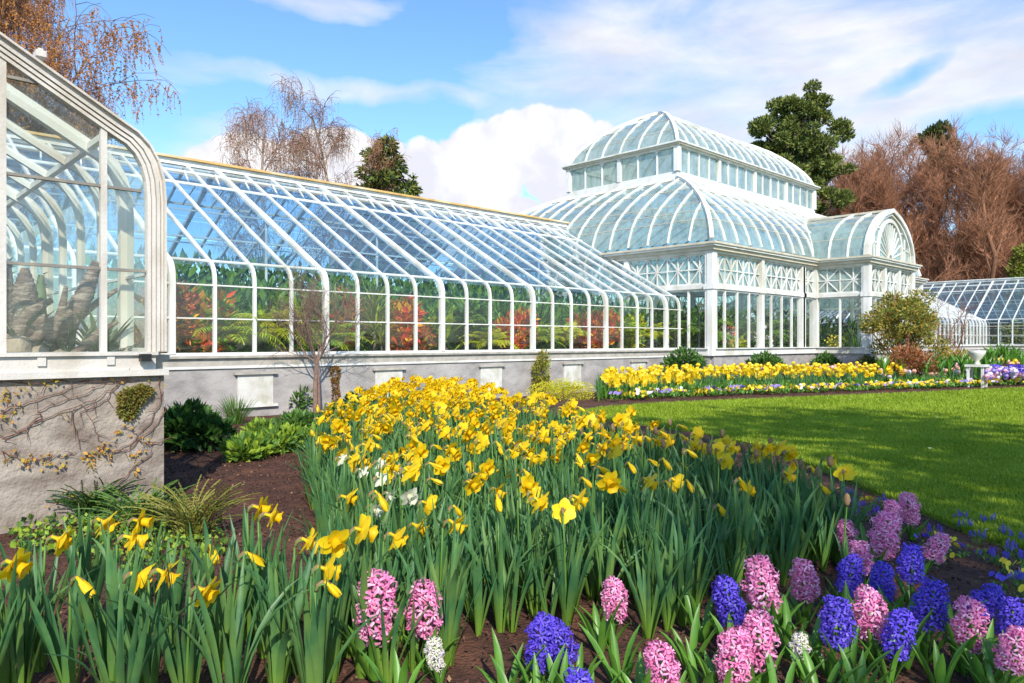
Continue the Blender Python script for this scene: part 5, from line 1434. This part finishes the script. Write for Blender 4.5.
# grape hyacinths and pansies along the lawn edge
def small(n_fl, mt, seed, hgt=.13):
    r = random.Random(seed); a = MB(); b = MB()
    for k in range(n_fl):
        x,y = r.gauss(0,.035),r.gauss(0,.035); h = hgt*r.uniform(.7,1.1)
        b.tube([(x*.5,y*.5,-.01),(x,y,h*.7)],[.002,.0018],4)
        for j in range(16):
            z = h*.6+h*.45*j/16; an = j*2.4; rr_=.012*(1-j/22); c = Vector((x+rr_*math.cos(an),y+rr_*math.sin(an),z)); s = .005
            a.add([c+Vector((s,0,0)),c+Vector((0,s,0)),c+Vector((-s,0,0)),c+Vector((0,-s,0)),c+Vector((0,0,s)),c-Vector((0,0,s))],[(0,1,4),(1,2,4),(2,3,4),(3,0,4),(1,0,5),(2,1,5),(3,2,5),(0,3,5)])
    l_ = MB(); tuft(l_,(0,0,0),18,.13,.006,r,(.3,1.2),.9,0,.03,4)
    return a.mesh('small_spikes',mt),b.mesh('small_stems',DSTEM),l_.mesh('small_leaves',HLEAF)
sm = [small(7,PURPL,i) for i in range(3)]
for i,(px,py) in enumerate(((858,512),(864,522),(876,518),(884,508),(850,500),(968,533),(988,528),(1003,540),(1018,546),(978,545),(960,524),(1010,556),(1022,566),(905,532),(932,538),(1000,566),(1020,588))):
    t = thing('grape_hyacinth','small blue grape hyacinth clump low along the lawn edge','grape hyacinth',tuple(grd(px,py)),'blue grape hyacinths by the lawn edge',i*1.7)
    t.scale = (.6,.6,.7)
    for nme,me in zip(('flowers','stems','leaves'),sm[i%3]): obj(nme,me,t)
def pansy_proto(seed):
    r = random.Random(seed); a = MB()
    for k in range(5):
        x,y,z = r.gauss(0,.05),r.gauss(0,.05),r.uniform(.06,.11); c = Vector((x,y,z)); n = Vector((r.gauss(0,.5)-.4,r.gauss(0,.5)-.6,.6)).normalized(); u = n.cross(Vector((0,0,1))).normalized(); v = n.cross(u)
        ring = [c+n*.004+(u*math.cos(j*1.2566)+v*math.sin(j*1.2566))*.028*(1 if j%2 else .9) for j in range(5)]
        for j in range(5): a.add([c,ring[j],(ring[j]+ring[(j+1)%5])*.5+(((ring[j]+ring[(j+1)%5])*.5)-c)*.25,ring[(j+1)%5]],[(0,1,2,3)],0)
    l_ = MB(); rr_ = np.random.default_rng(seed); V,Fq = leafcloud(rr_.normal(size=(26,3))*np.array([.06,.06,.02])+np.array([0,0,.04]),.026,rr_,1.4,None,.4)
    l_.add([tuple(p) for p in V],[list(f) for f in Fq],0)
    return a,l_
pp = [pansy_proto(i) for i in range(3)]
t_me = [(a.mesh('pansy_yellow',PANY),l_.mesh('pansy_leaves',HLEAF)) for a,l_ in pp]
t_mp = [(a.mesh('pansy_violet',PURPL),l_.mesh('pansy_leaves',HLEAF)) for a,l_ in pp]
for i,(px,py,w_) in enumerate(((946,548,0),(955,558,0),(962,556,1),(985,562,1),(1008,575,0),(940,566,0),(1016,582,0),(925,548,1),(870,506,0),(897,520,0),(1000,590,1),(1022,600,0))):
    t = thing('pansy',['small yellow pansy low on the soil at the lawn edge','small violet pansy low on the soil at the lawn edge'][w_],'pansy',tuple(grd(px,py)),['yellow pansies at the lawn edge','violet pansies at the lawn edge'][w_],i*1.1)
    t.scale = (.55,.55,.7); me = (t_me,t_mp)[w_][i%3]; obj('flowers',me[0],t); obj('leaves',me[1],t)

# ================================================================== FAR BED (thousands of small flowers)
def px_band(x0,x1,ya,yb,n=9):       # ground strip between two photo curves
    a = [tuple(grd(x0+(x1-x0)*i/n, ya(x0+(x1-x0)*i/n))[:2]) for i in range(n+1)]
    b_ = [tuple(grd(x0+(x1-x0)*i/n, yb(x0+(x1-x0)*i/n))[:2]) for i in range(n+1)]
    return a+b_[::-1]
edge = lambda x: np.interp(x,[560,600,650,700,760,820,880,950,1024,1200,1400],[416,409,405,402.5,400,397.5,395,392,388.5,382,378])
def off(k): return lambda x: 341.5+(edge(x)-341.5)/(1+k/ (F*EYE/(edge(x)-341.5)))   # k metres behind the lawn edge
LSTRAP = MB(); rr2 = random.Random(77)
for i in range(7):
    a = rr2.uniform(0,6.28); V,Fq = blade((0,0,0),a,rr2.uniform(.1,.5),rr2.uniform(.28,.42),.05,.5,4,.3,.3); LSTRAP.add(V,Fq,0)
straps = to_arrays(LSTRAP); daf = to_arrays(leafLow[0])
def field(name,label,poly,dens,protoset,zr,sc_,mats,seed):
    r = np.random.default_rng(seed); q = sample_poly(poly,dens,r); m = MB(); ch = r.choice(len(protoset),size=len(q),p=np.array([p[2] for p in protoset])/sum(p[2] for p in protoset))
    for j,(A,mi,_) in enumerate(protoset):
        s_ = q[ch==j]
        if len(s_): scatter(m,(A[0],A[1],np.zeros(len(A[1]),int)),np.c_[s_,r.uniform(*zr,len(s_))],r.uniform(0,6.28,len(s_)),r.uniform(*sc_,len(s_)),mi)
    return tag(obj(name,m.mesh(name,mats)),label,'flowers',kind='stuff')
# cup flower (tulip like) for the tall rows
cup = MB()
for k in range(6):
    a = k*1.047; rd = Vector((math.cos(a),math.sin(a),0)); s = Vector((-rd.y,rd.x,0)); cup.add([s*-.022+rd*.008,s*.022+rd*.008,rd*.040+s*.030+Vector((0,0,.045)),rd*.040-s*.030+Vector((0,0,.045))],[(0,1,2,3)],0); cup.add([rd*.040+s*.030+Vector((0,0,.045)),rd*.040-s*.030+Vector((0,0,.045)),rd*.026-s*.01+Vector((0,0,.085)),rd*.026+s*.01+Vector((0,0,.085))],[(0,1,2,3)],0)
cupA = to_arrays(cup); panA = to_arrays(pp[0][0]); panB = to_arrays(pp[1][0]); pleaf = to_arrays(pp[0][1])
field('pansy_edging','yellow violet and white pansies edging the far bed',px_band(615,1240,off(1.25),off(1.9)),50,[(panA,0,5),(panB,1,2.2),(panA,2,1.6),(pleaf,3,5)],(.0,.05),(1.2,1.7),[PANY,PANP,PANW,HLEAF],501)
field('bed_foliage','green strap leaves massed behind the pansy edging',px_band(598,1240,off(1.7),off(3.8)),38,[(daf,0,3),(straps,1,6)],(0,.02),(.7,.95),[DLEAF,HLEAF],502)
lo = lambda x: off(1.5+np.interp(x,[600,760,830,1000],[0,.3,1.2,2.2]))(x)
hi = lambda x: off(3.0+np.interp(x,[600,760,830,1000],[.6,1.0,2.2,3.5]))(x)
field('daffodil_rows','bright yellow rows of flowers in the far bed before the palm house',px_band(606,905,off(2.4),off(4.4)),38,[(to_arrays(fl[0][0]),0,3),(to_arrays(fl[1][0]),0,3),(cupA,1,4)],(.34,.60),(.95,1.3),[YEL,PANY],503)
field('bed_foliage','strap leaves under the yellow rows of the far bed',px_band(600,905,off(3.0),off(4.2)),26,[(daf,0,3)],(0,.02),(.8,1.0),[DLEAF],504)
field('low_yellow_flowers','low yellow flowers at the front left of the far bed',px_band(600,700,off(1.8),off(2.4)),40,[(to_arrays(fl[0][0]),0,3)],(.32,.48),(1.1,1.5),[YEL],505)
field('salmon_flowers','salmon pink flowers scattered behind the yellow rows',px_band(740,1000,off(4.0),off(5.2)),26,[(cupA,0,2),(cupA,1,2)],(.30,.48),(1.1,1.5),[SALM,PANPK,HLEAF],506)
field('salmon_flowers','salmon and cream flowers under the shrubs left of the urn',px_band(880,1000,off(2.4),off(5.5)),16,[(cupA,0,2),(cupA,1,2),(straps,2,4)],(.2,.42),(1.2,1.6),[SALM,PANW,HLEAF],507)
field('mauve_flowers','mauve and pale pink flower bank right of the urn',px_band(985,1240,off(.9),off(3.0)),55,[(cupA,0,3),(cupA,1,3),(cupA,2,2),(panB,3,3)],(.18,.42),(1.2,1.7),[PANW,PANPK,PANP,PURPL],508)
field('tulip_rows','yellow and salmon rows at the right end of the far bed',px_band(985,1240,off(3.6),off(5.2)),45,[(cupA,0,4),(cupA,1,3),(straps,2,3)],(.42,.62),(1.2,1.7),[PANY,SALM,HLEAF],509)
q_ = px_band(985,1240,off(3.0),off(5.2))
field('bed_foliage','strap leaves at the right end of the far bed',q_,20,[(straps,0,3)],(0,.1),(1.0,1.3),[HLEAF],510)

# fallen leaves and daisies on the lawn
r = np.random.default_rng(88); q = sample_poly(lawn, .9, r); Yq = q@np.array(AX); q = q[(Yq<20)&(Yq>4)]
m = MB(); C = np.c_[q, np.full(len(q),.062)]; V,Fq = leafcloud(C,.030,r,1.4,np.array([0,0,.0]),.0); V[:,2] = .062+(V[:,2]-.062)*.3
m.arr(V,Fq,r.choice(3,size=len(q),p=[.45,.25,.3]))
tag(obj('fallen_leaves', m.mesh('fallen_leaves',[CHIP2,OCHRE,WPET])),'scattered fallen leaves and petals lying on the lawn','fallen leaves',kind='stuff')
# ================================================================== CAMERA, SKY, SUN
cam = bpy.data.cameras.new('camera'); co = bpy.data.objects.new('camera', cam); COL.objects.link(co)
co.location = (0,0,EYE); co.rotation_euler = (R(90),0,-math.atan2(AX[0],AX[1]))
cam.sensor_width = 36; cam.lens = 36*F/1024; cam.clip_end = 3000; cam.clip_start = .05
scn.camera = co
SUN_EL = 38; sd = (-.50,-.76); az = math.atan2(sd[0], sd[1])
sl = bpy.data.lights.new('sun','SUN'); sl.energy = 3.9; sl.angle = R(.53); sl.color = (1,.93,.81)
so = bpy.data.objects.new('sun', sl); COL.objects.link(so); so.location = (-20,-40,40)
dv = Vector((math.sin(az)*math.cos(R(SUN_EL)), math.cos(az)*math.cos(R(SUN_EL)), math.sin(R(SUN_EL))))
so.rotation_euler = dv.to_track_quat('Z','Y').to_euler()
w = bpy.data.worlds.new('World'); scn.world = w; w.use_nodes = True
nt = w.node_tree; N = nt.nodes; L_ = nt.links; N.clear()
wo = N.new('ShaderNodeOutputWorld'); bg = N.new('ShaderNodeBackground'); bg.inputs[1].default_value = .15
sk = N.new('ShaderNodeTexSky'); sk.sky_type = 'NISHITA'; sk.sun_disc = False
sk.sun_elevation = R(SUN_EL); sk.sun_rotation = az; sk.altitude = 50; sk.air_density = 1.0; sk.dust_density = .4; sk.ozone_density = 2.0
tc = N.new('ShaderNodeTexCoord')
def mth(op, a, b=None, clamp=False):
    n = N.new('ShaderNodeMath'); n.operation = op; n.use_clamp = clamp
    for i, x in enumerate((a,b)):
        if x is None: continue
        if isinstance(x,(int,float)): n.inputs[i].default_value = x
        else: L_.new(x, n.inputs[i])
    return n.outputs[0]
nrm = N.new('ShaderNodeVectorMath'); nrm.operation = 'NORMALIZE'; L_.new(tc.outputs['Generated'], nrm.inputs[0])
sp = N.new('ShaderNodeSeparateXYZ'); L_.new(nrm.outputs[0], sp.inputs[0])
nw = N.new('ShaderNodeTexNoise'); nw.inputs['Scale'].default_value = 5; nw.inputs['Detail'].default_value = 5; L_.new(nrm.outputs[0], nw.inputs['Vector'])
sw = N.new('ShaderNodeSeparateColor'); L_.new(nw.outputs['Color'], sw.inputs[0])
azn = mth('ADD', mth('ARCTAN2', sp.outputs[0], sp.outputs[1]), mth('MULTIPLY', mth('SUBTRACT', sw.outputs[0], .5), .22))
eln = mth('ADD', mth('ARCSINE', sp.outputs[2]), mth('MULTIPLY', mth('SUBTRACT', sw.outputs[1], .5), .10))
def dir_of(px, py):
    x = (px-512)/F; z = (341.5-py)/F
    v = (AX[0]+RT[0]*x, AX[1]+RT[1]*x, z); l = math.sqrt(sum(c*c for c in v))
    return math.atan2(v[0],v[1]), math.asin(z/l)
# cloud banks (bearing, elevation, half width, half height, weight)
def bank(px, py, wpx, hpx, wt, tilt=0.0):
    a, e = dir_of(px, py)
    da = mth('SUBTRACT', azn, a); de = mth('SUBTRACT', eln, e)
    if tilt: de = mth('SUBTRACT', de, mth('MULTIPLY', da, tilt))
    da = mth('MULTIPLY', da, F/wpx); de = mth('MULTIPLY', de, F/hpx)
    q = mth('SUBTRACT', 1.0, mth('ADD', mth('MULTIPLY', da, da), mth('MULTIPLY', de, de)))
    return mth('ADD', mth('MULTIPLY', mth('MAXIMUM', q, 0.0), wt+.75), -.75)

soft = None
for a_ in ((820,110,360,110,1.0,0),(700,50,240,90,1.0,0),(985,60,190,80,.7,0),(330,90,270,20,.55,-.03),(310,-2,120,22,.6,0),(225,150,120,40,.7,0),(620,60,150,60,.5,0),(190,75,120,26,.35,0),(1050,200,160,60,.5,0)):
    q = bank(*a_); soft = q if soft is None else mth('MAXIMUM', soft, q)
for a_ in ((900,86,60,13,.45,.35),(990,132,90,22,.6,0),(440,112,60,22,.3,0),(470,30,90,30,.4,0)):   # gaps of blue
    soft = mth('SUBTRACT', soft, mth('MAXIMUM', mth('ADD', bank(*a_), .75), 0.0))
lump = None
for a_ in ((500,170,70,56,1.2,0),(560,150,75,48,1.2,0),(445,178,60,46,1.1,0),(390,170,50,30,.9,0),(340,168,80,40,.9,0),(590,180,60,60,1.2,0),(225,160,75,26,.6,0),(620,140,40,26,.5,0),(500,225,140,40,1.0,0)):
    q = bank(*a_); lump = q if lump is None else mth('MAXIMUM', lump, q)

# fibrous noise for high cloud, lumpy noise for the cumulus
mp = N.new('ShaderNodeMapping'); mp.inputs['Scale'].default_value = (2.2,2.2,7.0); L_.new(nrm.outputs[0], mp.inputs[0])
n1 = N.new('ShaderNodeTexNoise'); n1.inputs['Scale'].default_value = 1.6; n1.inputs['Detail'].default_value = 9; n1.inputs['Roughness'].default_value = .58; n1.inputs['Distortion'].default_value = .35
L_.new(mp.outputs[0], n1.inputs['Vector'])
n2 = N.new('ShaderNodeTexNoise'); n2.inputs['Scale'].default_value = 11; n2.inputs['Detail'].default_value = 8; n2.inputs['Roughness'].default_value = .55
L_.new(nrm.outputs[0], n2.inputs['Vector'])
dens_hi = mth('ADD', mth('MULTIPLY', mth('SUBTRACT', n1.outputs[0], .5), 3.2), soft)
dens_hi = mth('MULTIPLY', mth('ADD', dens_hi, .15), .80, True)
dens_cu = mth('ADD', mth('MULTIPLY', mth('SUBTRACT', n2.outputs[0], .5), 1.7), lump)
dens_cu = mth('MULTIPLY', mth('ADD', dens_cu, .10), 4.0, True)
hs = N.new('ShaderNodeHueSaturation'); hs.inputs['Saturation'].default_value = 1.04; hs.inputs['Value'].default_value = 1.0; L_.new(sk.outputs[0], hs.inputs['Color'])
skm = N.new('ShaderNodeMix'); skm.data_type = 'RGBA'; skm.blend_type = 'MULTIPLY'; skm.inputs[0].default_value = 1; skm.inputs[7].default_value = (.84,1.03,1.16,1)
L_.new(hs.outputs[0], skm.inputs[6])
n3 = N.new('ShaderNodeTexNoise'); n3.inputs['Scale'].default_value = 4; n3.inputs['Detail'].default_value = 6
L_.new(mp.outputs[0], n3.inputs['Vector'])
cc = N.new('ShaderNodeMix'); cc.data_type = 'RGBA'; cc.inputs[6].default_value = (3.7,3.75,4.1,1); cc.inputs[7].default_value = (4.6,4.6,4.75,1)
r3 = N.new('ShaderNodeMapRange'); r3.inputs[1].default_value = .35; r3.inputs[2].default_value = .62; L_.new(n3.outputs[0], r3.inputs[0]); L_.new(r3.outputs[0], cc.inputs[0])
m1 = N.new('ShaderNodeMix'); m1.data_type = 'RGBA'; L_.new(mth('MULTIPLY', dens_hi, .92), m1.inputs[0]); L_.new(skm.outputs[2], m1.inputs[6]); L_.new(cc.outputs[2], m1.inputs[7])
cw = N.new('ShaderNodeMix'); cw.data_type = 'RGBA'; cw.inputs[6].default_value = (3.9,3.95,4.4,1); cw.inputs[7].default_value = (4.9,4.9,4.95,1)
r4 = N.new('ShaderNodeMapRange'); r4.inputs[1].default_value = .40; r4.inputs[2].default_value = .56; L_.new(n2.outputs[0], r4.inputs[0]); L_.new(r4.outputs[0], cw.inputs[0])
m2 = N.new('ShaderNodeMix'); m2.data_type = 'RGBA'; L_.new(dens_cu, m2.inputs[0]); L_.new(m1.outputs[2], m2.inputs[6]); L_.new(cw.outputs[2], m2.inputs[7])
L_.new(m2.outputs[2], bg.inputs[0]); L_.new(bg.outputs[0], wo.inputs[0])
scn.view_settings.view_transform = 'Standard'; scn.view_settings.look = 'None'; scn.view_settings.gamma = 1; scn.view_settings.exposure = .58
scn.view_settings.use_curve_mapping = False
scn.render.engine = 'CYCLES'
scn.cycles.max_bounces = 7; scn.cycles.transparent_max_bounces = 40; scn.cycles.diffuse_bounces = 3; scn.cycles.glossy_bounces = 3
scn.cycles.use_denoising = True
